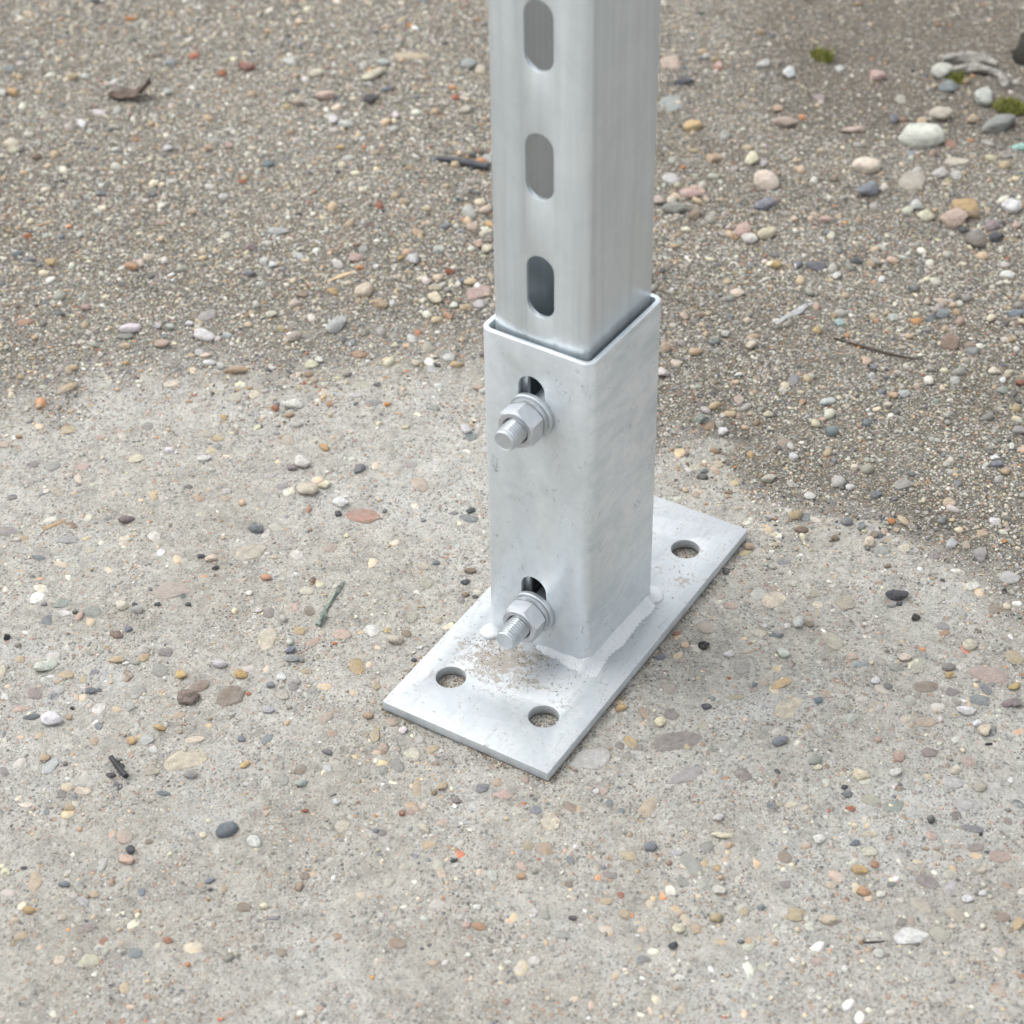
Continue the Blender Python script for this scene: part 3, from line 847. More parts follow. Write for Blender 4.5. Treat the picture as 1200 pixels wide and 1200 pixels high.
(188.9,68.4,3.6,2.96,24,4.1,'lU'),
(-85.8,-321.1,3.41,3.12,-3,0.0,'eC'),
(-207.2,157.0,3.53,3.01,22,4.1,'lC'),
(-450.1,201.4,3.58,2.96,-9,4.1,'lP'),
(-107.1,-197.6,3.78,2.8,14,4.1,'aN','grey-green cube-like stone against the big flat cream stone'),
(-231.8,-7.4,3.44,3.04,-8,0.0,'eL'),
(-19.6,379.2,3.54,2.95,86,4.1,'lW'),
(-262.6,10.8,4.38,2.38,27,3.6,'lW'),
(-12.5,-120.2,3.8,2.74,80,0.0,'eT'),
(-213.0,-206.1,4.56,2.26,41,0.0,'eP'),
(-113.2,-102.9,4.34,2.37,28,3.6,'lN','grey-green pebble, lower of the touching pair below the slate one'),
(-320.5,89.7,4.3,2.39,34,3.6,'lW'),
(228.7,61.0,3.71,2.77,-22,4.1,'lU'),
(-347.5,-45.6,3.68,2.78,-66,0.0,'eU'),
(275.2,-75.3,3.51,2.9,57,0.0,'eB'),
(-366.3,107.0,3.7,2.75,17,4.0,'lL'),
(118.9,333.9,3.66,2.78,56,4.0,'lC'),
(-159.9,155.0,3.53,2.87,8,4.0,'lP'),
(154.9,-128.6,3.27,3.09,-31,4.0,'lW','bright white egg-shaped pebble, lower of two near the lower centre'),
(-431.2,156.4,3.97,2.53,-40,3.8,'lC'),
(141.7,51.0,3.56,2.82,58,0.0,'eP'),
(157.5,-29.2,3.84,2.61,56,3.9,'mN','dark grey-green rough pebble left of the large yellowish white stone'),
(-138.6,421.5,3.39,2.94,-82,4.0,'lP'),
(65.6,158.7,3.62,2.74,23,4.0,'aW','bright white flat chip on gravel behind the plate corner'),
(-98.0,-258.4,3.78,2.61,21,3.9,'aP','pinkish brown stone in front of a small dark cube-like stone'),
(41.5,186.1,3.4,2.9,88,3.9,'lW'),
(-243.0,-137.6,3.76,2.61,8,0.0,'eW'),
(-287.3,-109.4,4.66,2.09,14,0.0,'eS'),
(213.5,-94.5,3.63,2.68,20,3.9,'aF','angular orange chip on concrete below the yellow teardrop pebble'),
(232.3,-26.5,3.47,2.8,-86,0.0,'eU'),
(206.6,-83.2,4.02,2.41,17,3.6,'lO','yellow teardrop pebble with a small coral pebble at its upper right'),
(283.0,-75.7,3.66,2.64,64,3.9,'lT'),
(58.2,-175.9,3.92,2.46,-48,0.0,'eL'),
(-244.8,253.6,3.18,3.0,10,3.9,'lR'),
(-228.3,-12.8,3.31,2.88,-24,0.0,'eT'),
(-101.1,-118.7,3.57,2.67,-47,0.0,'eG'),
(156.0,-154.5,3.34,2.85,69,0.0,'eT'),
(9.3,218.6,3.43,2.77,46,3.9,'lC'),
(108.3,78.6,3.25,2.92,85,0.0,'eC'),
(144.2,-183.0,3.9,2.43,32,0.0,'eS'),
(36.4,-187.1,4.19,2.26,-45,0.0,'eC'),
(15.3,261.1,3.38,2.8,-88,3.9,'lT'),
(54.5,-129.7,3.44,2.75,6,0.0,'eS'),
(-22.5,-117.7,3.35,2.82,-49,0.0,'eL'),
(184.4,22.2,3.58,2.63,78,0.0,'eC'),
(-51.5,280.3,3.5,2.69,-74,3.9,'lL'),
(-582.1,279.6,3.51,2.67,-24,3.9,'lL'),
(193.0,-4.6,3.22,2.91,59,3.8,'aP','pale pink angular stone behind a white lumpy one at right'),
(-512.4,212.1,3.74,2.48,20,3.7,'lS'),
(26.7,-143.0,3.54,2.62,-48,0.0,'eL'),
(179.6,-108.6,3.19,2.9,15,0.0,'eU'),
(-328.8,118.9,3.58,2.58,2,3.9,'lL'),
(-209.4,-115.3,3.35,2.75,-9,3.8,'lG','round grey ball-like pebble touching a dark slate one'),
(91.4,-183.8,3.3,2.79,-59,0.0,'eG'),
(-263.2,24.7,3.24,2.83,-2,0.0,'eG'),
(106.0,-146.6,3.45,2.64,33,0.0,'eU'),
(-377.4,75.8,3.44,2.64,11,3.8,'lT'),
(149.6,-158.6,3.3,2.75,30,3.8,'lC','cream ball with a brown band near the bottom of the photo'),
(114.2,-121.9,3.35,2.69,62,3.8,'mS','dark speckled blue pebble on the lower concrete, right of centre'),
(-110.8,-319.4,3.49,2.58,37,0.0,'eT'),
(166.6,63.0,3.5,2.57,26,3.8,'aC','cream flat chip above a grey oval pebble right of the plate'),
(67.3,-164.2,3.62,2.47,-32,0.0,'eP'),
(-189.2,-244.5,3.7,2.41,-14,0.0,'eU'),
(206.4,25.4,3.87,2.3,-43,0.0,'eL'),
(101.4,-208.7,3.32,2.68,31,0.0,'eW'),
(-357.6,116.4,3.34,2.66,-29,3.7,'lW'),
(105.2,-189.1,3.56,2.49,23,0.0,'eG'),
(102.3,-7.8,4.65,1.9,32,0.0,'eT'),
(-110.8,-116.9,3.3,2.67,-42,0.0,'eW'),
(-64.1,-37.6,3.45,2.55,-54,0.0,'eE'),
(-164.9,-204.1,3.45,2.55,-37,0.0,'eT'),
(78.0,-45.1,3.0,2.93,41,3.7,'lC',"cream rounded pebble beside a dark one, right of the plate's front corner"),
(147.3,241.7,3.55,2.47,18,3.7,'lS'),
(-266.3,-89.1,3.23,2.71,-16,0.0,'eC'),
(63.1,-151.0,3.3,2.65,-65,0.0,'eT'),
(-63.2,-137.0,3.12,2.79,-33,0.0,'eT'),
(-201.8,-60.2,3.6,2.41,30,3.6,'lC','cream oval pebble on concrete with a dark crumb at its left'),
(235.4,-3.7,3.33,2.54,55,3.7,'mE'),
(129.1,326.3,3.3,2.56,73,3.7,'lR'),
(-178.0,-226.8,3.0,2.81,-43,3.6,'lT','tan pear-shaped pebble at the left end of a pale curved stone'),
(70.3,17.8,3.11,2.71,16,3.6,'lK',"shiny black pebble on concrete near the plate's right edge"),
(-70.0,5.3,3.6,2.34,20,3.5,'lB','reddish brown oval pebble left of the foot of the sleeve'),
(-204.2,-207.8,4.25,1.98,42,3.0,'aS','thin dark slate sliver left of the big smooth white stone'),
(-206.2,55.6,3.46,2.43,-13,3.6,'lO','small rust orange pebble on concrete above two lumpy white stones'),
(-101.1,-140.9,3.18,2.64,13,3.6,'lL'),
(-165.5,-57.3,3.65,2.3,20,3.4,'lF','small coral red pebble on concrete left of the green scrap'),
(-26.0,-144.9,3.25,2.56,-50,0.0,'eG'),
(59.6,273.9,3.16,2.63,74,3.6,'lS'),
(-314.3,390.3,3.11,2.66,26,3.6,'lD'),
(-101.5,-106.8,3.28,2.52,10,0.0,'eT'),
(-262.1,128.0,3.19,2.59,-31,3.6,'lW'),
(-50.4,-158.8,3.09,2.67,-75,0.0,'eL'),
(91.9,281.4,3.34,2.47,-87,3.6,'lN'),
(-156.1,-144.0,3.22,2.56,-7,3.6,'lO','rounded orange-brown pebble above the brown shaggy clod'),
(14.4,-167.9,3.72,2.2,-19,3.3,'lC',"yellowish white oval pebble on concrete below the plate's left corner"),
(-99.1,-288.5,3.24,2.52,-32,0.0,'eL'),
(-72.3,-55.3,3.33,2.45,-10,0.0,'eB'),
(19.5,-159.7,3.09,2.63,-8,0.0,'eP'),
(123.6,-163.9,3.2,2.53,13,0.0,'eT'),
(227.4,-45.6,3.09,2.6,-69,0.0,'eP'),
(-312.7,91.9,3.1,2.59,6,3.6,'lL'),
(195.3,-16.1,3.18,2.52,41,3.6,'mW','white lumpy stone in front of the pale pink angular one'),
(-55.8,-174.4,3.23,2.48,22,3.6,'lN'),
(28.3,-123.3,2.9,2.76,-47,0.0,'eT'),
(7.5,391.7,3.62,2.21,-75,3.3,'aW'),
(-372.4,103.2,3.3,2.4,-35,3.6,'lL'),
(220.2,1.5,3.3,2.4,66,3.6,'aC'),
(45.5,294.0,3.14,2.52,89,3.5,'lS'),
(112.6,-161.5,3.48,2.27,48,0.0,'eT'),
(-290.3,233.0,3.07,2.56,-44,3.5,'lW'),
(-144.4,-293.6,3.14,2.5,-23,0.0,'eC'),
(31.4,391.4,3.23,2.42,-84,3.5,'aL'),
(154.4,237.2,3.19,2.45,58,3.5,'lT'),
(67.7,-69.5,3.01,2.59,-65,0.0,'eU'),
(-282.0,250.4,2.93,2.66,11,3.5,'lO'),
(-330.3,-5.0,3.13,2.49,-30,0.0,'eP'),
(-138.5,-167.6,3.08,2.51,29,0.0,'eT'),
(-118.3,-98.2,3.11,2.48,48,3.5,'lS','slate pebble, upper of a touching pair on concrete below the coral red pebble'),
(-254.9,201.2,3.07,2.51,-47,3.5,'aW'),
(55.1,-46.2,3.04,2.51,14,3.5,'lO',"round orange-brown pebble touching the plate's right edge near the front corner"),
(65.2,239.8,3.16,2.41,46,3.5,'lS'),
(134.3,213.8,2.97,2.56,78,0.0,'eS'),
(223.9,72.2,3.55,2.14,50,3.2,'lO','glossy orange-brown pebble near the right edge above two dark ones'),
(-106.3,-266.4,4.17,1.81,-70,0.0,'eL'),
(54.4,103.1,3.08,2.45,27,3.5,'lT',"small tan pebble close to the plate's far right corner"),
(-234.0,-135.1,3.68,2.05,-71,3.1,'lP'),
(-255.3,72.7,2.97,2.54,-28,3.4,'lR','small dull red pebble touching left of the flat white oval stone'),
(201.1,-58.8,3.88,1.94,25,0.0,'eC'),
(-239.0,-177.9,3.14,2.39,-30,0.0,'eT'),
(-286.0,6.7,3.17,2.36,17,3.5,'lW'),
(110.4,9.6,3.12,2.39,64,0.0,'eP'),
(38.8,-114.4,2.91,2.56,-57,0.0,'eP'),
(-61.6,-17.5,3.17,2.34,-55,0.0,'eU'),
(46.5,-191.5,2.86,2.59,59,0.0,'eE'),
(-154.6,-240.8,3.04,2.43,-27,0.0,'eU'),
(-253.3,109.3,2.85,2.59,-20,0.0,'eT'),
(-141.3,-179.9,3.44,2.12,15,3.2,'lO','caramel brown pebble behind the big flat cream stone'),
(76.4,-101.3,3.01,2.42,-80,0.0,'eP'),
(-306.2,-100.5,3.15,2.31,31,0.0,'eT'),
(170.5,-133.4,3.01,2.41,-89,0.0,'eT'),
(98.3,179.2,3.25,2.23,41,3.3,'lS'),
(-337.4,-75.5,2.93,2.47,45,0.0,'eS'),
(-2.8,-180.3,2.93,2.47,22,0.0,'eU'),
(68.1,263.7,2.99,2.42,56,3.4,'lC'),
(181.9,-76.1,2.94,2.46,25,3.4,'lW','white lopsided pebble on concrete, left of the yellow teardrop pebble'),
(-63.7,-97.1,3.22,2.24,-52,0.0,'eT'),
(-211.2,29.6,3.08,2.34,21,3.4,'lU','dark purple pebble tucked left of the upper lumpy white stone'),
(-136.2,-46.1,2.87,2.5,59,0.0,'eC'),
(82.2,177.9,3.04,2.36,46,3.4,'aW'),
(-413.4,16.5,3.05,2.35,-8,3.4,'lT'),
(69.5,-205.7,3.57,1.99,23,3.0,'lF'),
(19.0,-192.6,2.72,2.61,-88,0.0,'eE'),
(160.1,-61.8,3.21,2.21,45,0.0,'eC'),
(-86.5,-299.5,2.77,2.55,17,0.0,'eU'),
(176.3,93.4,3.38,2.08,65,0.0,'eF'),
(133.7,-88.2,2.95,2.38,43,3.3,'lW','bright white rounded pebble on concrete, upper of two near the lower centre'),
(47.5,285.6,3.06,2.29,-83,3.3,'lL'),
(-409.5,2.8,3.02,2.32,-7,3.3,'lC'),
(5.8,-139.5,2.72,2.54,47,3.3,'lT'),
(225.5,58.5,2.91,2.37,29,3.3,'lU'),
(-97.7,-282.8,2.85,2.41,-9,0.0,'eT'),
(-98.8,50.4,2.72,2.52,22,3.3,'lD'),
(158.2,96.3,2.92,2.34,59,3.3,'lK','round black pebble below the dark charcoal lumpy stone'),
(148.4,262.2,2.98,2.28,79,3.3,'lW'),
(85.0,19.1,3.22,2.11,42,3.2,'lW'),
(-111.2,-214.4,3.97,1.69,19,2.5,'aS'),
(160.1,40.2,3.25,2.06,83,3.1,'lW'),
(-181.7,143.6,2.96,2.26,18,3.3,'lW'),
(130.7,-151.9,2.64,2.53,67,0.0,'eC'),
(86.5,11.3,2.96,2.24,-68,0.0,'eL'),
(126.7,-117.4,3.11,2.13,42,0.0,'eL'),
(76.4,196.7,2.81,2.35,82,3.2,'lC'),
(-437.9,277.9,3.1,2.13,23,3.2,'lR'),
(5.4,-155.1,2.84,2.31,-51,0.0,'eC'),
(-135.0,-193.3,3.08,2.13,-43,0.0,'eW'),
(191.5,63.4,3.02,2.17,68,3.2,'aO','ochre yellow chunky pebble in front of a pinkish grey one at right'),
(1.8,-161.8,2.83,2.3,-50,0.0,'eP'),
(-19.0,-221.5,2.71,2.4,-33,0.0,'eB'),
(-117.4,-306.6,3.2,2.03,13,3.0,'aO','rusty brown lump near the lower left corner of the photo'),
(257.4,-73.4,2.95,2.2,20,3.2,'lW','bright white bean-shaped pebble at lower right'),
(-90.3,-116.0,3.02,2.14,-58,0.0,'eN'),
(-226.3,-203.8,3.0,2.15,-34,0.0,'eW'),
(116.2,-46.8,2.99,2.14,-67,0.0,'eL'),
(112.9,151.0,2.92,2.15,-42,3.2,'lS'),
(143.6,247.2,3.01,2.08,36,3.1,'lW'),
(167.2,39.8,2.7,2.31,-47,0.0,'eD'),
(-163.4,9.4,2.62,2.38,-18,3.1,'lD'),
(254.9,-16.9,2.67,2.32,-53,0.0,'eU'),
(-144.7,-246.8,3.01,2.05,0,3.1,'lT'),
(-100.8,-252.4,2.73,2.26,-11,3.1,'aD','small dark cube-like stone perched behind a pinkish stone'),
(-169.9,-194.9,2.89,2.13,-47,0.0,'eS'),
(234.8,-125.0,2.73,2.25,26,3.1,'lW','white rounded pebble near the bottom edge at right, beneath a thin dark sliver'),
(86.8,-185.4,3.03,2.02,-67,0.0,'eW'),
(-383.3,-0.5,2.83,2.16,-18,3.1,'lT'),
(18.2,176.6,2.74,2.23,-80,3.1,'lO'),
(62.3,-233.9,3.13,1.95,29,0.0,'eT'),
(-147.5,-195.0,2.51,2.42,9,3.1,'aO','small yellow chip left of the big flat cream stone'),
(-82.6,-58.2,2.57,2.36,10,0.0,'eO'),
(85.1,-148.6,2.81,2.14,-50,0.0,'eS'),
(201.1,-24.0,2.67,2.24,-87,0.0,'eB'),
(236.2,-101.7,2.63,2.27,86,0.0,'eU'),
(-199.8,-172.2,3.0,1.98,-41,0.0,'eT'),
(-141.8,-45.6,3.0,1.98,-70,3.0,'lB'),
(-54.2,-117.8,2.67,2.22,21,3.1,'lT','small cream tan pebble close to the left corner of the base plate'),
(-189.9,-177.3,2.8,2.11,13,3.1,'aS','small square blue slate chip on the left concrete'),
(-67.4,-4.0,2.84,2.07,42,3.1,'lD'),
(-59.6,-199.2,2.61,2.25,-61,0.0,'eP'),
(198.8,-98.8,2.56,2.27,8,3.0,'lC'),
(-75.4,-302.2,2.76,2.1,-77,0.0,'eR'),
(-0.6,-264.8,2.54,2.28,-24,0.0,'eB'),
(-113.7,-285.5,3.06,1.89,27,2.8,'lS','blue-grey pebble on the lower left concrete near a tan triangle'),
(110.8,148.9,2.54,2.27,19,3.0,'lB','dark brown pebble leaning behind the cream chunky pebble'),
(197.4,-68.6,2.73,2.1,47,3.0,'lS'),
(-111.2,-125.3,2.57,2.23,2,3.0,'lS','dark blue-grey round pebble on the concrete left of the base plate'),
(-456.2,89.7,3.28,1.74,18,2.6,'lS'),
(181.2,-41.2,2.63,2.16,57,3.0,'lS','blue-grey pebble, front one of a touching dark pair at right'),
(152.7,-67.6,2.54,2.23,48,0.0,'eS'),
(-176.3,98.4,2.61,2.17,23,3.0,'lC'),
(-5.5,-128.5,2.42,2.32,-13,0.0,'eB'),
(-47.1,-248.8,3.24,1.71,-66,0.0,'eT'),
(168.1,-38.4,2.67,2.06,-78,0.0,'eW'),
(118.6,324.5,2.78,1.97,-89,3.0,'lW'),
(217.0,37.7,2.71,2.02,50,3.0,'aW'),
(-57.4,-149.5,2.89,1.89,13,2.8,'lS','small blue-grey pebble on concrete left below the base plate'),
(-87.8,-178.0,2.88,1.89,75,2.8,'aO','small rust brown wedge right of the big flat cream stone'),
(-229.4,93.4,2.6,2.08,-42,2.9,'lF'),
(147.3,-116.3,2.67,2.02,-68,0.0,'eO'),
(-32.7,-117.2,2.38,2.23,-69,2.9,'lW','white ball-like pebble touching the front edge of the base plate'),
(21.7,240.4,2.61,2.03,-81,2.9,'lF'),
(-79.5,-270.1,2.76,1.91,-56,0.0,'eS'),
(54.3,-1.3,2.72,1.9,35,2.8,'lS'),
(92.9,-22.5,2.87,1.8,35,2.7,'lD',"flat dark slate pebble on concrete right of the plate's front hole"),
(142.0,237.7,2.62,1.96,52,2.9,'lL'),
(101.7,54.9,2.42,2.1,66,2.8,'mW'),
(111.4,62.2,2.35,2.16,72,2.8,'lB'),
(-253.9,-14.9,2.56,1.98,18,0.0,'eD'),
(223.3,-121.0,2.55,1.96,40,2.8,'lC'),
(-141.5,-218.9,2.83,1.76,24,2.6,'aD','dark chip pinned left of the black stick'),
(-366.0,62.1,2.55,1.95,11,2.8,'lO'),
(240.2,-99.2,2.57,1.93,-77,0.0,'eP'),
(-179.8,2.8,2.81,1.75,-56,2.6,'lF'),
(143.1,99.0,2.81,1.74,38,2.6,'lG'),
(82.9,-106.7,2.55,1.89,-62,0.0,'eS'),
(-309.1,59.5,2.37,2.03,-23,0.0,'eR'),
(-61.6,-13.0,2.35,2.04,26,2.7,'lB'),
(-24.4,244.9,2.42,1.95,43,2.7,'lW'),
(53.0,77.6,2.37,1.98,-59,2.7,'aD',"tiny blue-black pebble tucked against the plate's right edge"),
(77.2,-65.2,2.41,1.94,-65,0.0,'eU'),
(17.5,-144.2,2.54,1.83,16,2.7,'lU'),
(-172.3,-40.4,2.99,1.55,17,2.3,'lC'),
(-277.9,49.6,2.34,1.98,-20,2.7,'lO'),
(70.2,-169.7,2.42,1.91,17,2.7,'lF',"orange pebble on concrete below the plate's front corner"),
(256.5,-53.1,2.52,1.83,49,2.7,'lC','pale yellow round pebble at the right, above two bright white ones'),
(-203.9,-130.0,2.18,2.11,33,2.7,'lS'),
(152.0,-169.0,2.37,1.94,41,2.7,'lD','charcoal pebble below the cream ball near the bottom'),
(140.6,10.9,2.22,2.02,59,2.7,'lS'),
(16.2,-243.7,2.32,1.93,-59,0.0,'eF'),
(30.7,-232.6,2.32,1.93,-62,0.0,'eG'),
(146.3,-101.0,2.3,1.92,48,2.6,'lT'),
(186.3,-49.1,2.67,1.65,29,2.5,'lR'),
(64.1,-207.7,2.2,1.97,-88,2.6,'lP'),
(160.8,-32.1,2.72,1.59,58,2.4,'lC'),
(-100.3,-164.5,2.26,1.91,7,2.6,'lS','round dark blue pebble right of the big flat cream stone'),
(52.8,19.7,2.58,1.67,46,2.5,'lR'),
(211.5,-76.3,2.32,1.84,53,2.6,'lF','small coral pebble at the upper right of the yellow teardrop pebble'),
(91.9,-161.8,2.1,2.02,-66,0.0,'eB'),
(-49.9,-286.7,2.48,1.71,10,2.6,'lF','coral orange pebble near the bottom edge of the photo at left'),
(261.8,-66.3,2.29,1.85,31,2.6,'aW'),
(-198.2,-164.4,2.53,1.62,24,0.0,'eS'),
(221.1,-92.0,2.28,1.79,52,2.5,'lW','round white pebble right of an angular orange chip'),
(-187.3,-197.8,2.26,1.79,-12,2.5,'lT'),
(-55.5,-247.8,2.67,1.5,61,2.3,'aS'),
(-406.0,13.0,2.49,1.6,20,2.4,'lL'),
(-256.2,-168.9,2.1,1.89,53,2.5,'lK','small black pebble near the left edge of the concrete'),
(-33.3,-175.3,2.01,1.95,-57,2.5,'lW','small white bead-like pebble on the lower concrete, left of the plate'),
(127.8,128.1,2.22,1.76,53,2.5,'lB'),
(-208.0,-61.6,2.44,1.59,24,2.4,'lD'),
(-373.7,-29.9,2.25,1.71,3,2.5,'lF'),
(-100.7,-301.6,2.27,1.69,67,2.5,'lC'),
(223.0,-83.2,2.43,1.56,36,0.0,'eS'),
(-96.7,-243.5,2.24,1.68,42,0.0,'eB'),
(116.1,-154.6,2.11,1.78,-52,0.0,'eR'),
(178.4,1.3,2.22,1.69,48,2.4,'lP'),
(246.9,9.0,2.19,1.71,77,2.4,'aW'),
(-148.2,-3.6,2.02,1.85,-6,2.4,'lC'),
(-238.0,-134.0,2.22,1.68,10,2.4,'lD'),
(90.5,-108.1,1.98,1.88,-75,0.0,'eS'),
(62.5,-196.2,2.0,1.84,25,2.4,'lW'),
(146.4,101.8,2.17,1.69,52,2.4,'lD'),
(168.3,200.2,2.27,1.6,47,2.4,'lC'),
(-195.0,-65.0,2.12,1.7,34,2.4,'aK'),
(-184.0,-148.3,2.67,1.34,12,2.0,'lN'),
(-16.0,-250.6,3.39,1.02,33,0.0,'eS'),
(-1.0,-165.1,2.01,1.7,-73,2.3,'lR'),
(-90.2,1.4,2.16,1.58,28,2.3,'lS'),
(-152.7,-254.3,2.08,1.61,-30,0.0,'eS'),
(-214.2,-112.5,2.02,1.65,-2,2.3,'lD'),
(-141.6,-210.8,2.05,1.62,6,2.3,'lD'),
(167.0,-59.7,2.0,1.65,-77,0.0,'eC'),
(-80.3,-217.5,2.01,1.64,-36,0.0,'eC'),
(-152.2,-81.4,1.95,1.69,1,2.3,'lW'),
(176.4,-127.7,2.02,1.63,46,2.3,'lS','round black-blue pebble on the lower concrete right of the white egg'),
(103.9,-178.4,1.95,1.68,18,2.3,'lD'),
(-119.2,-314.0,2.1,1.54,33,2.3,'lC'),
(-203.0,-105.7,2.16,1.49,21,2.2,'lD'),
(247.2,-109.6,2.03,1.5,77,0.0,'eD'),
(-76.7,-226.7,1.93,1.54,13,2.2,'lC','tiny cream pebble left of the blue slate kidney-shaped stone'),
(-145.1,-208.6,2.01,1.46,17,2.2,'lU'),
(-56.2,-11.1,1.88,1.53,29,2.1,'lD'),
(106.8,5.8,1.93,1.49,75,2.1,'lS'),
(-59.9,-60.6,1.84,1.52,25,2.1,'aW'),
(73.6,-103.2,1.71,1.63,61,2.1,'lW'),
(4.8,-144.9,1.85,1.5,-87,2.1,'lB'),
(37.3,-177.3,2.02,1.37,48,2.1,'lD','small black-green pebble on the concrete below the plate'),
(177.7,-37.5,1.93,1.42,44,2.1,'lD'),
(-188.3,-150.9,1.88,1.39,16,2.0,'lW'),
(-57.1,-70.5,1.82,1.42,26,2.0,'lD'),
(-188.8,-97.3,1.73,1.44,2,2.0,'lD'),
(-43.5,-187.8,1.71,1.4,17,1.9,'lR'),
(65.2,2.3,1.6,1.4,48,1.9,'lP'),
(-186.8,-174.3,1.67,1.31,5,1.9,'lS'),
(-138.0,-287.3,1.7,1.12,19,1.7,'lD'),
(227.8,27.0,1.95,0.91,35,1.4,'aK'),
(-49.4,-257.5,1.44,1.1,18,1.6,'lO'),
(-147.5,-239.2,1.41,1.12,-7,1.6,'lS'),
(93.1,3.2,1.36,1.14,47,1.6,'lR'),
(-190.3,-191.8,1.41,1.08,8,1.6,'lK'),
(247.2,-31.9,1.36,1.07,68,1.5,'lK'),
(-52.3,-251.8,1.43,0.93,25,1.4,'lD'),
(225.0,-122.8,1.38,0.9,39,1.4,'lF'),
]


srng = np.random.default_rng(77)
counts = {'concrete': 0, 'soil': 0}
placed = []
spare = {'concrete': [], 'soil': []}
def put_stone(x, y, a, b, yaw, h, kind, code, label=None):
    onsoil = soil_mask(np.array(x), np.array(y)) > 0.0
    g = float(z_ground(np.array(x), np.array(y)))
    where = 'soil' if onsoil else 'concrete'
    shape = 'a' if kind == 'l' and label is None and srng.random() < .5 else kind
    me = SHAPES[shape][srng.integers(len(SHAPES[shape]))]
    o = bpy.data.objects.new("stone" if label else "pebble", me)
    if kind == 'e':
        e = min(.0014, .0006 + .07 * b) + (.0012 if onsoil else 0)
        o.scale = (a, b, e * 1.6)
        o.location = (x, y, g - e * .55)
        o.rotation_euler = (srng.uniform(-.02, .02), srng.uniform(-.02, .02), rad(yaw))
    else:
        sink = .22 if label else (.34 if not onsoil else .24)
        o.scale = (a, b, h / 2)
        o.location = (x, y, g + h * (.5 - sink))
        o.rotation_euler = (srng.uniform(-.14, .14), srng.uniform(-.14, .14), rad(yaw))
    if srng.random() < .5: o.scale[0] *= -1; o.scale[1] *= -1
    o.color = stone_colour(code, srng)
    if label:
        link(o); tag(o, label, "stone" if a > .0065 else "pebble", "loose stones lying on the soil" if onsoil else "loose stones lying on the concrete")
        o.name = "stone" if a > .0065 else "pebble"
    else:
        link(o, soil if onsoil else ground); counts[where] += 1
    placed.append((x, y, a))

for row in STONES:
    x, y, a, b, yaw, h, kc = row[:7]
    put_stone(x * .001, y * .001, a * .001, b * .001, yaw, h * .001, kc[0], kc[1], row[7] if len(row) > 7 else None)
P = np.array(placed)

# ------------------------------------------------------------------ smaller gravel, sand and bedded aggregate (too many to count)
QUAD = np.array([(-.900, .345), (-.060, .960), (.360, -.135), (-.085, -.420)])   # ground the lens takes in, with a margin
def in_quad(x, y):
    m = np.ones(len(x), bool)
    for i in range(4):
        a, b = QUAD[i], QUAD[(i + 1) % 4]
        m &= ((b[0] - a[0]) * (y - a[1]) - (b[1] - a[1]) * (x - a[0])) < 0
    return m
def clear_of_foot(x, y, pad=.0):
    return ~((np.abs(x) < .05 + pad) & (np.abs(y) < .1105 + pad))

def scatter(n):
    x = rng.uniform(-.90, .37, n); y = rng.uniform(-.43, .97, n)
    m = in_quad(x, y) & clear_of_foot(x, y)
    return x[m], y[m]

KINDS = np.array((1.0, .98, .90)) * np.array([(.60, .585, .55), (.52, .475, .38), (.44, .43, .41), (.33, .325, .31), (.24, .235, .225), (.40, .325, .23), (.36, .28, .20),
                  (.43, .345, .275), (.075, .08, .088), (.13, .145, .165), (.44, .22, .10), (.22, .165, .13), (.32, .12, .075)])
P_SAND = np.array([15, 10, 17, 16, 12, 8, 6, 3, 5, 4, 1.2, 3.5, .4]); P_SAND = P_SAND / P_SAND.sum()
P_AGG = np.array([8, 9, 12, 14, 12, 10, 8, 7, 2.6, 6, 1.6, 5, .6]); P_AGG = P_AGG / P_AGG.sum()

def grains(name, base, x, y, z, sx, sy, sz, probs, mat, parent, tilt=1.0, tone=1.0, shapes=12, amp=.22, sm=True):
    """one mesh of many small stones; each a deformed copy of a base solid"""
    v0, f0 = base; N = len(x); nv = len(v0)
    var = np.stack([norm_box(lump(facet(v0, 6, .52, .86, 900 + i), amp, 1.8, 300 + i)) for i in range(shapes)])
    W = var[rng.integers(shapes, size=N)]
    S = np.stack([sx, sy, sz], -1)[:, None, :]
    W = W * S
    yaw = rng.uniform(0, 6.283, N); tl = rng.normal(0, .35 * tilt, N)
    cy, sy_, ct, st = np.cos(yaw)[:, None], np.sin(yaw)[:, None], np.cos(tl)[:, None], np.sin(tl)[:, None]
    X, Y, Z = W[..., 0], W[..., 1], W[..., 2]
    Y, Z = Y * ct - Z * st, Y * st + Z * ct
    X, Y = X * cy - Y * sy_, X * sy_ + Y * cy
    V = np.stack([X + x[:, None], Y + y[:, None], Z + z[:, None]], -1).reshape(-1, 3)
    F = (f0[None] + (np.arange(N) * nv)[:, None, None]).reshape(-1, 3)
    c = KINDS[rng.choice(len(KINDS), N, p=probs)] * rng.uniform(.72, 1.18, (N, 1)) * rng.uniform(.95, 1.05, (N, 3)) * np.asarray(tone).reshape(-1, 1)
    C = np.repeat(np.clip(c, .01, .60), nv, 0)
    o = obj(name, mesh_np(name, V, F, C, sm), mat, parent)
    return tag(o, kind="stuff")

OCTA = (np.array([(1, 0, 0), (-1, 0, 0), (0, 1, 0), (0, -1, 0), (0, 0, 1), (0, 0, -1)], float),
        np.array([(0, 2, 4), (2, 1, 4), (1, 3, 4), (3, 0, 4), (2, 0, 5), (1, 2, 5), (3, 1, 5), (0, 3, 5)]))

def moist_tone(x, y):
    """grains in the damper soil right of the post are dirtier and browner"""
    return .98 - .24 * wet(x, y)

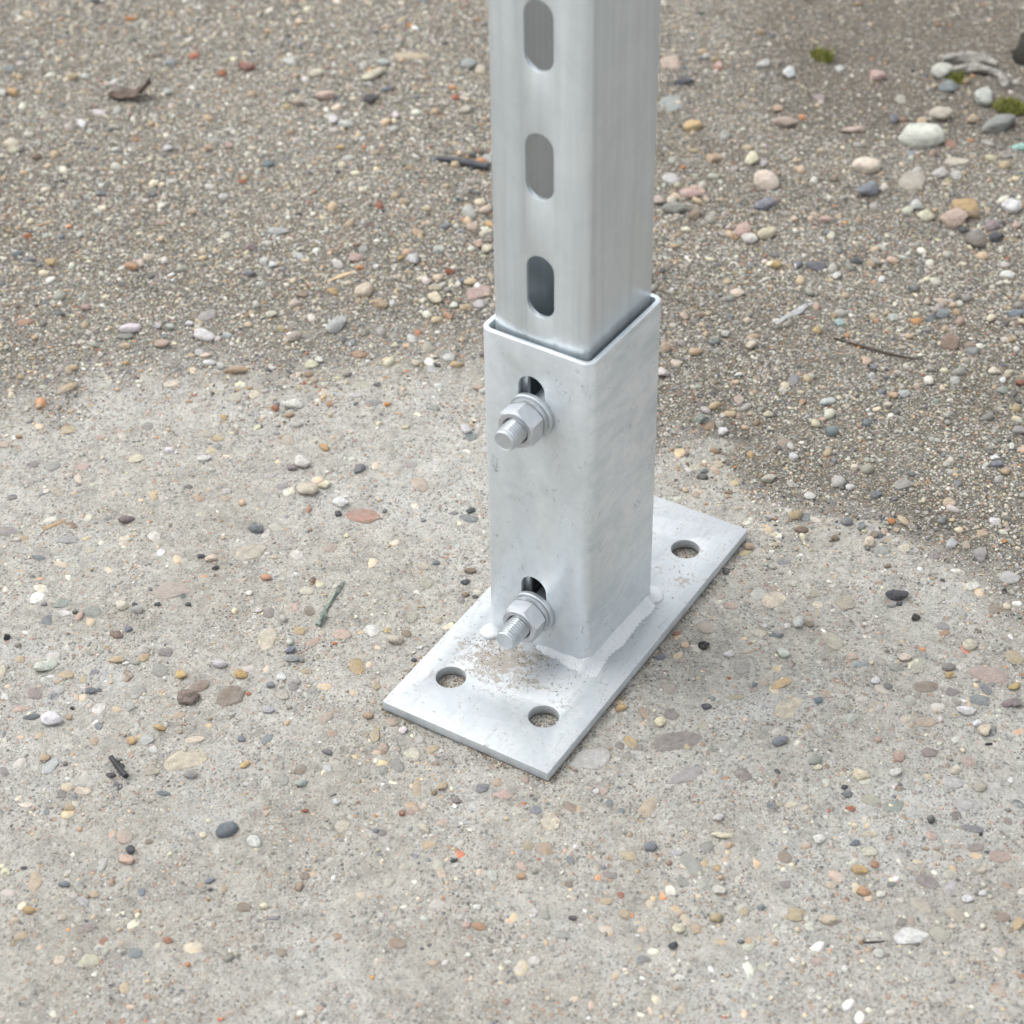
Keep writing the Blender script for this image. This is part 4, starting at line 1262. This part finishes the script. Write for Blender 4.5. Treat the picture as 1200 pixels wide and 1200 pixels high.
def density_soil(x, y):
    return np.clip(soil_mask(x, y) / .14 + .46 + .25 * vn(x, y, .03, 61), 0, 1)

# medium gravel on the soil
x, y = scatter(74000)
damp = damp_mask(x, y)      # the silty patch beyond holds less gravel
k = rng.random(len(x)) < density_soil(x, y) * (1 - .68 * damp)
x, y = x[k], y[k]
near = np.clip(1 - np.hypot(x + .22, y - .30) / .16, 0, 1) + np.clip(1 - np.hypot(x - .02, y - .42) / .20, 0, 1)   # coarser drifts by the post
d = .00098 + .00082 * rng.pareto(2.9 - .6 * np.clip(near, 0, 1), len(x)); d = np.minimum(d, .0044)
sx, sy = d, d * rng.uniform(.6, .95, len(x)); sz = sy * rng.uniform(.55, .95, len(x))
zz = z_ground(x, y) + sz * .25
big = d > .0024
grains("gravel", ICO2, x[big], y[big], zz[big], sx[big], sy[big], sz[big], P_AGG, M_GRAIN, soil, tone=moist_tone(x[big], y[big]))
grains("gravel", ICO1, x[~big], y[~big], zz[~big], sx[~big], sy[~big], sz[~big], P_SAND, M_GRAIN, soil, tone=moist_tone(x[~big], y[~big]), sm=False)
n_gravel = len(x)
# coarse sand covering the soil
x, y = scatter(340000)
damp = damp_mask(x, y)
k = rng.random(len(x)) < density_soil(x, y) ** 1.3 * (1 - .72 * damp) * .8
x, y = x[k], y[k]
d = rng.uniform(.00050, .00130, len(x))
grains("sand_grains", OCTA, x, y, z_ground(x, y) + d * .25, d, d * rng.uniform(.65, 1, len(x)), d * rng.uniform(.5, .9, len(x)), P_SAND, M_GRAIN, soil, shapes=24, tone=moist_tone(x, y), sm=False)
n_sand = len(x)
# crumbs and loose sand strewn over the concrete, in drifts
x, y = scatter(150000)
drift = np.clip(.5 + .9 * vn(x, y, .055, 21) + .5 * vn(x, y, .02, 22), .05, 1)
k = (rng.random(len(x)) < drift * .55) & (soil_mask(x, y) < .02)
x, y = x[k], y[k]
d = rng.uniform(.00035, .0009, len(x))
grains("sand_grains", OCTA, x, y, z_conc(x, y) + d * .2, d, d * rng.uniform(.65, 1, len(x)), d * rng.uniform(.5, .9, len(x)), P_SAND, M_GRAIN, ground, shapes=24, tone=1.05, sm=False)
n_sand2 = len(x)
# aggregate bedded in the worn concrete
x, y = scatter(46000)
worn = np.clip(.62 + .8 * vn(x, y, .09, 31) + .35 * vn(x, y, .03, 32), .12, 1)
k = (rng.random(len(x)) < worn) & (soil_mask(x, y) < .015)
x, y = x[k], y[k]
d = .0010 + .0010 * rng.pareto(2.4, len(x)); d = np.minimum(d, .0050)
sx, sy = d, d * rng.uniform(.6, .95, len(x)); sz = np.minimum(sy * .7, .0011)
zz = z_conc(x, y) - sz * rng.uniform(.35, .75, len(x))
big = d > .0024
grains("aggregate", ICO2, x[big], y[big], zz[big], sx[big], sy[big], sz[big], P_AGG, M_AGG, ground, tilt=.12, tone=1.12)
grains("aggregate", ICO1, x[~big], y[~big], zz[~big], sx[~big], sy[~big], sz[~big], P_AGG, M_AGG, ground, tilt=.25, tone=1.12)
# loose little pebbles on the concrete
x, y = scatter(2600)
k = soil_mask(x, y) < .0
x, y = x[k], y[k]
d = .0010 + .0007 * rng.pareto(3.2, len(x)); d = np.minimum(d, .0030)
sx, sy = d, d * rng.uniform(.65, .95, len(x)); sz = sy * rng.uniform(.6, .95, len(x))
grains("loose_grit", ICO2, x, y, z_conc(x, y) + sz * .5, sx, sy, sz, P_AGG, M_GRAIN, ground)
print("stones", counts, "gravel", n_gravel, "sand", n_sand, n_sand2)

# ------------------------------------------------------------------ the steel foot: base plate, sleeve, welds
PL, PT = .2210, .0058
SLEEVE = (-.0018, .00075, rad(-1.4))

def rrect(w, d, r, n=6):
    pts = []
    for cx, cy, a0 in ((w / 2 - r, d / 2 - r, 0), (-w / 2 + r, d / 2 - r, 90), (-w / 2 + r, -d / 2 + r, 180), (w / 2 - r, -d / 2 + r, 270)):
        for i in range(n + 1):
            a = rad(a0 + 90 * i / n); pts.append((cx + r * math.cos(a), cy + r * math.sin(a)))
    return pts

def tube_mesh(name, w, d, r, wall, z0, z1):
    o, i = rrect(w, d, r), rrect(w - 2 * wall, d - 2 * wall, max(r - wall, .0008))
    n = len(o); V = [(*p, z) for L in (o, i) for z in (z0, z1) for p in L]; F = []
    for k in range(n):
        j = (k + 1) % n
        F += [(k, j, n + j, n + k), (2 * n + j, 2 * n + k, 3 * n + k, 3 * n + j), (n + k, n + j, 3 * n + j, 3 * n + k), (j, k, 2 * n + k, 2 * n + j)]
    return mesh_py(name, V, F)

def capsule_prism(x, z, w, h, y0, y1):
    r = w / 2; L = []
    for i in range(17): a = rad(180 * i / 16); L.append((x + r * math.cos(a), z + h / 2 - r + r * math.sin(a)))
    for i in range(17): a = rad(180 + 180 * i / 16); L.append((x + r * math.cos(a), z - h / 2 + r + r * math.sin(a)))
    n = len(L); V = [(p[0], y0, p[1]) for p in L] + [(p[0], y1, p[1]) for p in L]
    return V, [tuple(range(n)), tuple(range(2 * n - 1, n - 1, -1))] + [(k, n + k, n + (k + 1) % n, (k + 1) % n) for k in range(n)]

def cylinder_prism(x, y, r, z0, z1, n=40):
    V = [(x + r * math.cos(6.28318 * i / n), y + r * math.sin(6.28318 * i / n), z) for z in (z0, z1) for i in range(n)]
    return V, [tuple(range(n)), tuple(range(2 * n - 1, n - 1, -1))] + [(k, n + k, n + (k + 1) % n, (k + 1) % n) for k in range(n)]

def cut(me, prisms, bevel, angle=32):
    """boolean the prisms out of the mesh, round its edges and return a plain mesh"""
    V, F = [], []
    for pv, pf in prisms:
        b = len(V); V += pv; F += [tuple(i + b for i in f) for f in pf]
    cutter = bpy.data.objects.new("cutter", mesh_py("cutter", V, F)); COL.objects.link(cutter)
    tmp = bpy.data.objects.new("work", me); COL.objects.link(tmp)
    m = tmp.modifiers.new("b", 'BOOLEAN'); m.operation = 'DIFFERENCE'; m.object = cutter; m.solver = 'EXACT'
    bv = tmp.modifiers.new("e", 'BEVEL'); bv.width = bevel; bv.segments = 2; bv.limit_method = 'ANGLE'; bv.angle_limit = rad(40)
    dg = bpy.context.evaluated_depsgraph_get(); dg.update()
    out = bpy.data.meshes.new_from_object(tmp.evaluated_get(dg))
    out.materials.clear()
    for o in (tmp, cutter): bpy.data.objects.remove(o)
    smooth(out, angle)
    return out

foot = tag(empty("post_base"), "galvanised steel post base with four-hole flat plate and square sleeve", "post base")
W = .1
plate_v = [(sx * W / 2, sy * PL / 2, z) for z in (0, PT) for sx, sy in ((-1, -1), (1, -1), (1, 1), (-1, 1))]
plate0 = mesh_py("base_plate", plate_v, [(0, 1, 2, 3), (4, 5, 6, 7), (0, 1, 5, 4), (1, 2, 6, 5), (2, 3, 7, 6), (3, 0, 4, 7)])
holes = [cylinder_prism(sx * .0283 - .0009, sy * .0770, .0079, -.01, .02) for sx in (-1, 1) for sy in (-1, 1)]
plate = obj("base_plate", cut(plate0, holes, .0007), M_PLATE, foot)
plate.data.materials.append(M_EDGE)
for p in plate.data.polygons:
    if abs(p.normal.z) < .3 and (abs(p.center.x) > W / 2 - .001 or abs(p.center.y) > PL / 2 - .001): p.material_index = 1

SW, SD, SH = .0629, .0693, .1988
sl0 = tube_mesh("sleeve", SW, SD, .0055, .0027, PT - .0012, SH)
slots = [capsule_prism(-.0019, z, .0150, .0330, y0, y1) for z in (.1640, .0365) for y0, y1 in ((-.05, -.02), (.02, .05))]
sleeve = obj("sleeve", cut(sl0, slots, .0005), M_SLEEVE, foot)
sleeve.location = (SLEEVE[0], SLEEVE[1], 0); sleeve.rotation_euler = (0, 0, SLEEVE[2])

def weld(name, p0, p1, size0, size1, seed, out):
    """a lumpy fillet bead run along an edge; out points away from the wall"""
    r = np.random.default_rng(seed); n = 90; m = 9; V = []; F = []
    p0, p1, out = np.array(p0), np.array(p1), np.array(out)
    ph = r.uniform(0, 6.28, 4)
    for i in range(n):
        u = i / (n - 1); s = size0 + (size1 - size0) * u
        endf = min(1, math.sqrt(max(min(u, 1 - u), 0) / .06 + .02))
        s *= endf * (1 + .05 * math.sin(u * 7 + ph[0]) + .025 * math.sin(u * 23 + ph[1]) + .008 * math.sin(u * 85 + ph[2]))
        c = p0 + (p1 - p0) * u
        for j in range(m):
            w = j / (m - 1)
            o_ = s * (1 - w) ** 1.35 * (1 + .04 * math.sin(3 * w + u * 31 + ph[3])); h_ = s * .72 * w ** 1.6 + .00022 * math.sin(u * 150) * math.sin(math.pi * w)
            bulge = s * (-.02 + .05 * math.sin(u * 17 + ph[1])) * math.sin(math.pi * w) + r.normal(0, .00004)
            q = c + out * (o_ + bulge * .7 - .0012 * (w > .99)); V.append((q[0], q[1], PT - .0004 + h_ + bulge * .7))
    for i in range(n - 1):
        for j in range(m - 1): F.append((i * m + j, i * m + j + 1, (i + 1) * m + j + 1, (i + 1) * m + j))
    # closed underneath and at both ends
    b = len(V)
    for i in range(n): c = p0 + (p1 - p0) * i / (n - 1) - out * .002; V.append((c[0], c[1], PT - .001))
    for i in range(n - 1):
        F.append((i * m, (i + 1) * m, b + i + 1, b + i)); F.append((i * m + m - 1, b + i, b + i + 1, (i + 1) * m + m - 1))
    F.append(tuple(range(m)) + (b,)); F.append(tuple((n - 1) * m + j for j in range(m)) + (b + n - 1,))
    return obj(name, mesh_py(name, V, F, 60), M_WELD, foot)

ya, yb = SLEEVE[1] - SD / 2, SLEEVE[1] + SD / 2
xa, xb = SLEEVE[0] - SW / 2, SLEEVE[0] + SW / 2
weld("weld_bead", (xb - .0012, ya - .0085, 0), (xb + .0008, yb - .004, 0), .0092, .0074, 1, (1, 0, 0))
weld("weld_bead", (xb - .0005, ya + .0002, 0), (xa + .030, ya + .0004, 0), .0095, .0040, 2, (0, -1, 0))
weld("weld_bead", (xa, yb - .006, 0), (xa, ya + .012, 0), .0060, .0060, 3, (-1, 0, 0))
weld("weld_bead", (xa + .006, yb, 0), (xb - .008, yb, 0), .0060, .0060, 4, (0, 1, 0))
def blob(x, y, sx, sy, h, seed):
    v, f = ICO3; v = lump(v, .10, 2.6, seed) * np.array((sx, sy, h)) + np.array((x, y, PT + .0002))
    return obj("weld_blob", mesh_np("weld_blob", v, f), M_WELD, foot)
blob(xb + .0008, yb - .0018, .0066, .0068, .0026, 5)
blob(xa + .0040, ya - .0036, .0064, .0060, .0026, 6)

# ------------------------------------------------------------------ the slotted post standing in the sleeve
TW, TD = .0529, .0622
t0 = tube_mesh("slotted_post", TW, TD, .0036, .0027, .0075, 1.060)
tslots = [capsule_prism(.00075, .2297 + .0635 * i, .0148, .0332, y0, y1) for i in range(-3, 13) for y0, y1 in ((-.05, -.015),)]
gap = [(sx * .0200, y, z) for z in (-.02, 1.2) for sx, y in ((-1, .012), (1, .012), (1, .06), (-1, .06))]
tslots.append((gap, [(0, 1, 2, 3), (4, 5, 6, 7), (0, 1, 5, 4), (1, 2, 6, 5), (2, 3, 7, 6), (3, 0, 4, 7)]))   # unseen back cut open to let light into the slots
post = obj("slotted_post", cut(t0, tslots, .0007), M_TUBE)
post.location = (-.00185, .0018, 0); post.rotation_euler = (0, 0, rad(-1.4))
tag(post, "grey galvanised square steel post with a row of upright oval slots", "post")

# ------------------------------------------------------------------ clamp bolts (local +Z points out of the sleeve's front)
def lathe(name, prof, n=48, closed=True, sm=35):
    V = [(r * math.cos(6.28318 * i / n), r * math.sin(6.28318 * i / n), z) for r, z in prof for i in range(n)]
    m = len(prof); F = []
    for k in range(m if closed else m - 1):
        a, b = k * n, ((k + 1) % m) * n
        for i in range(n): j = (i + 1) % n; F.append((a + i, a + j, b + j, b + i))
    if not closed: F += [tuple(range(n)), tuple((m - 1) * n + i for i in range(n))]
    return mesh_py(name, V, F, sm)

def thread_mesh(z0, z1, zt):
    """shank: plain up to zt, then a real helical M12 thread"""
    R, pitch, n = .0062, .00175, 40; V = []; F = []
    zs = [(z0, 0), (zt, 0)] + [(zt + pitch * i / 8, 1) for i in range(1, int((z1 - .0010 - zt) / pitch * 8))]
    for z, th in zs:
        for i in range(n):
            ph = (z / pitch + i / n) % 1.0; tri = abs(ph - .5) * 2
            r = R - (.00140 * min(1, max(0, tri * 1.3 - .15)) if th else .0002)
            V.append((r * math.cos(6.28318 * i / n), r * math.sin(6.28318 * i / n), z))
    for r, z in ((.0056, z1 - .0006), (.0050, z1), (.0044, z1 - .0003)):
        for i in range(n): V.append((r * math.cos(6.28318 * i / n), r * math.sin(6.28318 * i / n), z))
    m = len(zs) + 3
    for k in range(m - 1):
        for i in range(n): j = (i + 1) % n; F.append((k * n + i, k * n + j, (k + 1) * n + j, (k + 1) * n + i))
    F += [tuple(range(n)), tuple((m - 1) * n + i for i in range(n))]
    return mesh_py("shank", V, F, 24)

def hex_mesh(name, af, h, bore, n=72):
    ap = af / 2; V = []
    def hexr(a): return ap / math.cos((a % rad(60)) - rad(30))
    ch = ap * .985; t = math.tan(rad(30))
    rings = []
    for f in (lambda a: (bore + .0007, h), lambda a: (ch, h), lambda a: (hexr(a), h - max(hexr(a) - ch, 0) * t - .0001), lambda a: (hexr(a), max(hexr(a) - ch, 0) * t + .0001),
              lambda a: (ch, 0), lambda a: (bore, 0), lambda a: (bore, h - .0008)):
        rings.append([f(6.28318530718 * i / n) for i in range(n)])
    for R in rings:
        for i, (r, z) in enumerate(R): a = 6.28318530718 * i / n; V.append((r * math.cos(a), r * math.sin(a), z))
    m = len(rings); F = [(k * n + i, k * n + (i + 1) % n, ((k + 1) % m) * n + (i + 1) % n, ((k + 1) % m) * n + i) for k in range(m) for i in range(n)]
    return mesh_py(name, V, F, 24)

def ring_mesh(name, ri, ro, h, b=.0004):
    return lathe(name, [(ri, 0), (ro - b, 0), (ro, b), (ro, h - b), (ro - b, h), (ri + b, h), (ri, h - b)], 64)

def split_ring(ri, ro, h):
    n = 60; V = []; F = []; P = [(ri, 0), (ro, 0), (ro, h), (ri, h)]
    for k in range(n + 1):
        a = rad(8 + 344 * k / n); dz = .0005 * (k / n)
        V += [(r * math.cos(a), r * math.sin(a), z + dz) for r, z in P]
    for k in range(n):
        for j in range(4): F.append((k * 4 + j, k * 4 + (j + 1) % 4, k * 4 + 4 + (j + 1) % 4, k * 4 + 4 + j))
    F += [(0, 1, 2, 3), (n * 4, n * 4 + 1, n * 4 + 2, n * 4 + 3)]
    return mesh_py("spring_washer", V, F, 30)

me_washer = ring_mesh("washer", .0066, .0124, .0027)
me_spring = split_ring(.0065, .0107, .0022)
me_nut = hex_mesh("nut", .0194, .0104, .0067)
me_head = hex_mesh("bolt_head", .0186, .0075, .0003)
def clamp_bolt(x, z, reach, turn, label):
    b = empty("clamp_bolt", (x, SLEEVE[1] - SD / 2 + .00015, z), (rad(90), 0, SLEEVE[2]))
    tag(b, label, "bolt", "bolts clamping the post in the sleeve")
    shank = obj("shank", thread_mesh(-SD - .002, reach, -.004), M_BOLT, b)
    w = obj("washer", me_washer, M_BOLT, b); w.rotation_euler = (0, 0, turn * .7)
    s = obj("spring_washer", me_spring, M_BOLT, b); s.location = (0, 0, .0027); s.rotation_euler = (0, 0, turn + 3.9)
    nt = obj("nut", me_nut, M_NUT, b); nt.location = (0, 0, .0053); nt.rotation_euler = (0, 0, turn)
    h = obj("bolt_head", me_head, M_NUT, b); h.location = (0, 0, -SD - .0025 - .0078); h.rotation_euler = (0, 0, turn * .4)
    w2 = obj("washer", me_washer, M_BOLT, b); w2.location = (0, 0, -SD - .0028)
clamp_bolt(-.0040, .1585, .0258, rad(27), "upper zinc bolt with nut and washers near the top of the sleeve")
clamp_bolt(-.0040, .0310, .0288, rad(15), "lower zinc bolt with nut and washers just above the base plate")

# soil crumbs lying on the plate
n = 1150
x = rng.normal(-.010, .021, n); y = rng.normal(-.050, .011, n)
x = np.concatenate([x, rng.uniform(-.048, .048, 140), rng.normal(.036, .007, 60)]); y = np.concatenate([y, rng.uniform(-.108, .108, 140), rng.normal(.052, .010, 60)])
k = (np.abs(x) < .049) & (np.abs(y) < .109) & ~((np.abs(x) < .032) & (np.abs(y) < .0348))
for sx in (-1, 1):
    for sy in (-1, 1): k &= np.hypot(x - sx * .0283 + .0009, y - sy * .077) > .0085
k &= vn(x, y, .006, 41) + .5 * vn(x, y, .003, 42) > -.05
x, y = x[k], y[k]; d = rng.uniform(.00018, .00055, len(x))
o = grains("soil_crumbs", OCTA, x, y, PT + d * .3, d, d * .8, d * .6, P_SAND, M_GRAIN, None, tone=.75, sm=False)
o['label'] = "brown soil crumbs scattered on the plate in front of the sleeve"

# grit gathered along the plate's edges and lying on the ground inside its holes
q = rng.uniform(0, 2 * (.1 + PL), 2600); off = rng.exponential(.0016, len(q)) + .0002
s1, s2, s3 = .1, .1 + PL, .2 + PL
ex = np.where(q < s1, q - .05, np.where(q < s2, .05 + off, np.where(q < s3, q - s2 - .05, -.05 - off)))
ey = np.where(q < s1, -PL / 2 - off, np.where(q < s2, q - s1 - PL / 2, np.where(q < s3, PL / 2 + off, q - s3 - PL / 2)))
k = vn(ex, ey, .012, 71) > -.25
ex, ey = ex[k], ey[k]
hx = np.concatenate([np.full(150, sx * .0283 - .0009) for sx in (-1, 1) for sy in (-1, 1)]); hy = np.concatenate([np.full(150, sy * .077) for sx in (-1, 1) for sy in (-1, 1)])
ra, rr_ = rng.uniform(0, 6.283, 600), .0074 * np.sqrt(rng.random(600))
ex = np.concatenate([ex, hx + rr_ * np.cos(ra)]); ey = np.concatenate([ey, hy + rr_ * np.sin(ra)])
d = rng.uniform(.0003, .0009, len(ex))
grains("edge_grit", OCTA, ex, ey, z_conc(ex, ey) + d * .3, d, d * .8, d * .7, P_SAND, M_GRAIN, ground, tone=.72, sm=False)

# ------------------------------------------------------------------ litter: twigs, chips, scraps
def gz(x, y): return float(z_ground(np.array(x), np.array(y)))
def rod(name, pts, radii, mat, label, cat, n=10, flat=1.0, wob=.12, lift=.0, seed=0, sub=6, group=None):
    """a crooked stick along ground points (mm); lies on the ground"""
    r = np.random.default_rng(seed); pts = np.array(pts, float) * .001; radii = np.array(radii) * .001
    m = (len(pts) - 1) * sub + 1; u = np.linspace(0, len(pts) - 1, m)
    C = np.stack([np.interp(u, np.arange(len(pts)), pts[:, i]) for i in range(2)], -1)
    for _ in range(sub // 2): C[1:-1] = (C[:-2] + 2 * C[1:-1] + C[2:]) / 4
    Rr = np.interp(u, np.arange(len(radii)), radii)
    o_ = C[m // 2].copy(); V = []; F = []
    base = max(gz(*c) for c in C) + lift
    for k in range(m):
        d = C[min(k + 1, m - 1)] - C[max(k - 1, 0)]; d /= np.linalg.norm(d) + 1e-9; s = np.array((-d[1], d[0]))
        for i in range(n):
            a = 6.28318 * i / n; rr = Rr[k] * (1 + r.normal(0, wob) * .5 + wob * math.sin(3 * a + k * .4))
            V.append((C[k][0] - o_[0] + s[0] * rr * math.cos(a), C[k][1] - o_[1] + s[1] * rr * math.cos(a), Rr[k] * flat + rr * flat * math.sin(a)))
    for k in range(m - 1):
        for i in range(n): j = (i + 1) % n; F.append((k * n + i, k * n + j, (k + 1) * n + j, (k + 1) * n + i))
    F += [tuple(range(n)), tuple((m - 1) * n + i for i in range(n))]
    o = obj(name, mesh_py(name, V, F, 50), mat); o.location = (o_[0], o_[1], base - .0006)
    return tag(o, label, cat, group)

M_RUBBER = mat_plain("black_rubber", (.030, .033, .040), (.060, .064, .074), 260, .55)
M_TWIG = mat_plain("dark_bark", (.030, .022, .018), (.085, .065, .052), 500, .85, .6)
M_DRY = mat_plain("dry_pale_wood", (.40, .29, .17), (.55, .43, .28), 300, .8, .3, .0006, (1, 1, 1))
M_GREYWOOD = mat_plain("silvered_wood", (.22, .22, .22), (.38, .385, .39), 320, .85, .5)
M_SCRAP = mat_plain("green_oxide_scrap", (.075, .085, .08), (.26, .30, .255), 260, .8, .7)
M_BLACK = mat_plain("charred_stick", (.014, .015, .017), (.035, .036, .04), 300, .6)
M_BROWN = mat_plain("brown_dead_leaf", (.055, .042, .034), (.16, .12, .095), 160, .8, .5)
M_MOSS = mat_plain("moss_leaves", (.13, .14, .03), (.30, .31, .09), 900, .85, .2)
M_TAN = mat_plain("tan_stalk", (.24, .17, .10), (.36, .27, .17), 350, .85, .4)

rod("rubber_strip", [(-335, 373), (-322, 376), (-308, 377.5), (-294, 380.5)], [1.6, 2.6, 3.0, 2.6], M_RUBBER, "black curved rubber strip lying on the gravel left of the post", "strip", seed=1, wob=.05)
rod("twig", [(10, 311), (25, 311), (41, 312), (55, 313.5), (67, 317)], [.55, .8, .75, .7, .35], M_TWIG, "thin dark twig lying straight on the gravel right of the sleeve", "twig", seed=2, lift=.0006)
rod("wood_chip", [(-29, 308), (-27, 318), (-23, 329), (-22, 336), (-19, 343)], [.8, 2.2, 2.7, 2.0, 1.0], M_GREYWOOD, "curled silver-grey wood chip on the gravel right of the post", "wood chip", flat=.35, seed=3)
rod("wood_splinter", [(-309, 201), (-304, 212), (-300, 222)], [.7, 1.9, .9], M_DRY, "pale yellow wood splinter on the gravel left of the post", "splinter", flat=.4, seed=4, wob=.05)
rod("oxidised_scrap", [(-126, -38), (-124.5, -46), (-122, -57), (-121, -64), (-117.5, -70), (-117, -75)], [.7, 1.1, 1.2, 1.2, 2.1, 1.5], M_SCRAP, "short mottled green and grey scrap lying on the concrete", "scrap", seed=5, wob=.28)
rod("black_stick", [(-148.5, -210), (-141, -213.5), (-133, -216.5)], [1.3, 1.5, 1.6], M_BLACK, "short black charred stick lying on the lower left concrete", "stick", seed=6, wob=.06, lift=.0012)
rod("plant_stalk", [(-302, -89), (-299, -83), (-297, -75)], [1.2, 1.7, 1.0], M_TAN, "short tan plant stalk set in the left concrete near a purple-grey pebble", "stalk", flat=.4, seed=7, wob=.2)
rod("plant_stalk", [(-527, 154), (-523, 161), (-519, 168)], [1.0, 1.3, .7], M_TAN, "pale tan stalk on the fine gravel at the far left", "stalk", flat=.5, seed=8)
rod("dark_sliver", [(224, -123), (229, -120), (234, -116)], [.7, .9, .5], M_BLACK, "thin dark sliver near the bottom edge of the concrete at right", "sliver", flat=.6, seed=9)
rod("grass_stem", [(89, 22.5), (93, 25), (96, 31), (97, 33)], [.25, .3, .28, .15], M_TAN, "hair-thin dry grass stem on the concrete right of the plate", "grass stem", n=6, seed=10, lift=.0004)

def crumpled_leaf():
    nx, ny = 16, 10; V = []; F = []
    for i in range(nx):
        for j in range(ny):
            u, v = i / (nx - 1) * 2 - 1, j / (ny - 1) * 2 - 1
            w = math.sqrt(max(1 - u * u, .02)); X = u * .017; Y = v * .0075 * w
            V.append((X, Y, .0015 + .010 * max(0, u + .1) ** 2 * (1 - .3 * v) + .003 * v * v + .0008 * math.sin(9 * u + 4 * v)))
    for i in range(nx - 1):
        for j in range(ny - 1): F.append((i * ny + j, (i + 1) * ny + j, (i + 1) * ny + j + 1, i * ny + j + 1))
    me = mesh_py("dead_leaf", V, F, 60)
    o = obj("dead_leaf", me, M_BROWN); s = o.modifiers.new("thick", 'SOLIDIFY'); s.thickness = .0006
    o.location = (-.588, .335, gz(-.588, .335)); o.rotation_euler = (0, 0, rad(32))
    tag(o, "curled dark brown dead leaf on the gravel at the far left", "leaf")
crumpled_leaf()

v, f = ICO3
v = lump(lump(norm_box(v), .22, 4, 3), .14, 11, 4) * np.array((.0056, .0046, .0034))
o = obj("earth_clod", mesh_np("earth_clod", v, f), mat_plain("dark_earth", (.075, .06, .052), (.25, .21, .18), 520, .95, .9)); o.location = (-.142, -.156, gz(-.142, -.156) + .0018)
tag(o, "dark brown shaggy clod of earth below the orange-brown pebble", "clod")

# pale rock ledge and a near-black mound for the shaded gap at the far right
def rock(x, y, a, b, h, yaw, code, seed, label, kind='m'):
    me = stone_mesh(kind, seed); me.materials.append(M_STONE)
    o = bpy.data.objects.new("rock", me); link(o)
    o.scale = (a, b, h / 2); o.rotation_euler = (0, 0, rad(yaw)); o.location = (x, y, gz(x, y) + h * .32); o.color = stone_colour(code, srng, .03)
    return tag(o, label, "rock", "pale rocks at the far right")
M_ROCK = mat_plain("pale_weathered_rock", (.17, .16, .14), (.34, .33, .30), 220, .9, .8, .002)
rod("rock", [(-66, 681), (-58, 691), (-50, 696.5), (-40, 700), (-33, 700), (-27, 696)], [2.8, 3.8, 4.0, 3.2, 2.6, 1.8], M_ROCK, "long pale knobbly rock below the topmost rock at upper right", "rock", n=14, flat=.85, wob=.2, seed=21, group="pale rocks at the far right")
rod("rock", [(-27, 693), (-23, 688), (-19, 684)], [3.2, 3.8, 2.4], M_ROCK, "short pale rock at the lower end of the long knobbly rock", "rock", n=14, wob=.2, seed=22, group="pale rocks at the far right")
rod("rock", [(-78, 701), (-66, 708), (-50, 712), (-38, 712)], [3.0, 4.6, 4.6, 3.0], M_ROCK, "long grey rock at the top edge behind the pale knobbly rock", "rock", n=14, flat=.9, wob=.2, seed=23, group="pale rocks at the far right")
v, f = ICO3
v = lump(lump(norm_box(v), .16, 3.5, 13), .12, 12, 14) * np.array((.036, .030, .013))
o = obj("shade_mound", mesh_np("shade_mound", v, f), mat_plain("shade_black", (.008, .007, .005), (.030, .026, .018), 190, .95, .9)); o.location = (-.004, .752, gz(-.004, .752) + .000)  # added mound, its near-black colour stands in for a shaded gap
tag(o, "near-black mound standing in for the shaded gap in the top corner of the soil", "stand-in mound")

def moss(x, y, r, n, seed, label):
    q = np.random.default_rng(seed); V = []; F = []
    for i in range(n):
        a, d = q.uniform(0, 6.28), r * math.sqrt(q.random()); cx, cy = d * math.cos(a), d * math.sin(a) * .7
        L = q.uniform(.0025, .0055); t = q.normal(0, .5, 2); w = q.uniform(.0004, .0009); b = q.uniform(0, 6.28)
        h0 = .004 * (1 - (d / r) ** 2)
        ux, uy = math.cos(b) * w, math.sin(b) * w; k = len(V)
        V += [(cx - ux, cy - uy, 0), (cx + ux, cy + uy, 0), (cx + ux * 1.2 + t[0] * L * .5, cy + uy * 1.2 + t[1] * L * .5, h0 + L * .6), (cx + t[0] * L, cy + t[1] * L, h0 + L), (cx - ux * 1.2 + t[0] * L * .5, cy - uy * 1.2 + t[1] * L * .5, h0 + L * .6)]
        F.append((k, k + 1, k + 2, k + 3, k + 4))
    me = bpy.data.meshes.new("moss_tuft"); me.from_pydata(V, [], F)
    o = obj("moss_tuft", me, M_MOSS); o.location = (x, y, gz(x, y) - .0003)
    return tag(o, label, "moss", "tufts of green moss on the soil")
moss(-.160, .657, .009, 170, 1, "small bright green moss tuft at the top edge right of the post")
moss(-.004, .654, .013, 240, 2, "largest green moss tuft, beside the long grey-green pebble")
moss(-.056, .677, .007, 90, 3, "small olive moss tuft under the pale knobbly rock")

for o in COL.objects:
    if o.name.startswith(("cutter", "work")): bpy.data.objects.remove(o)
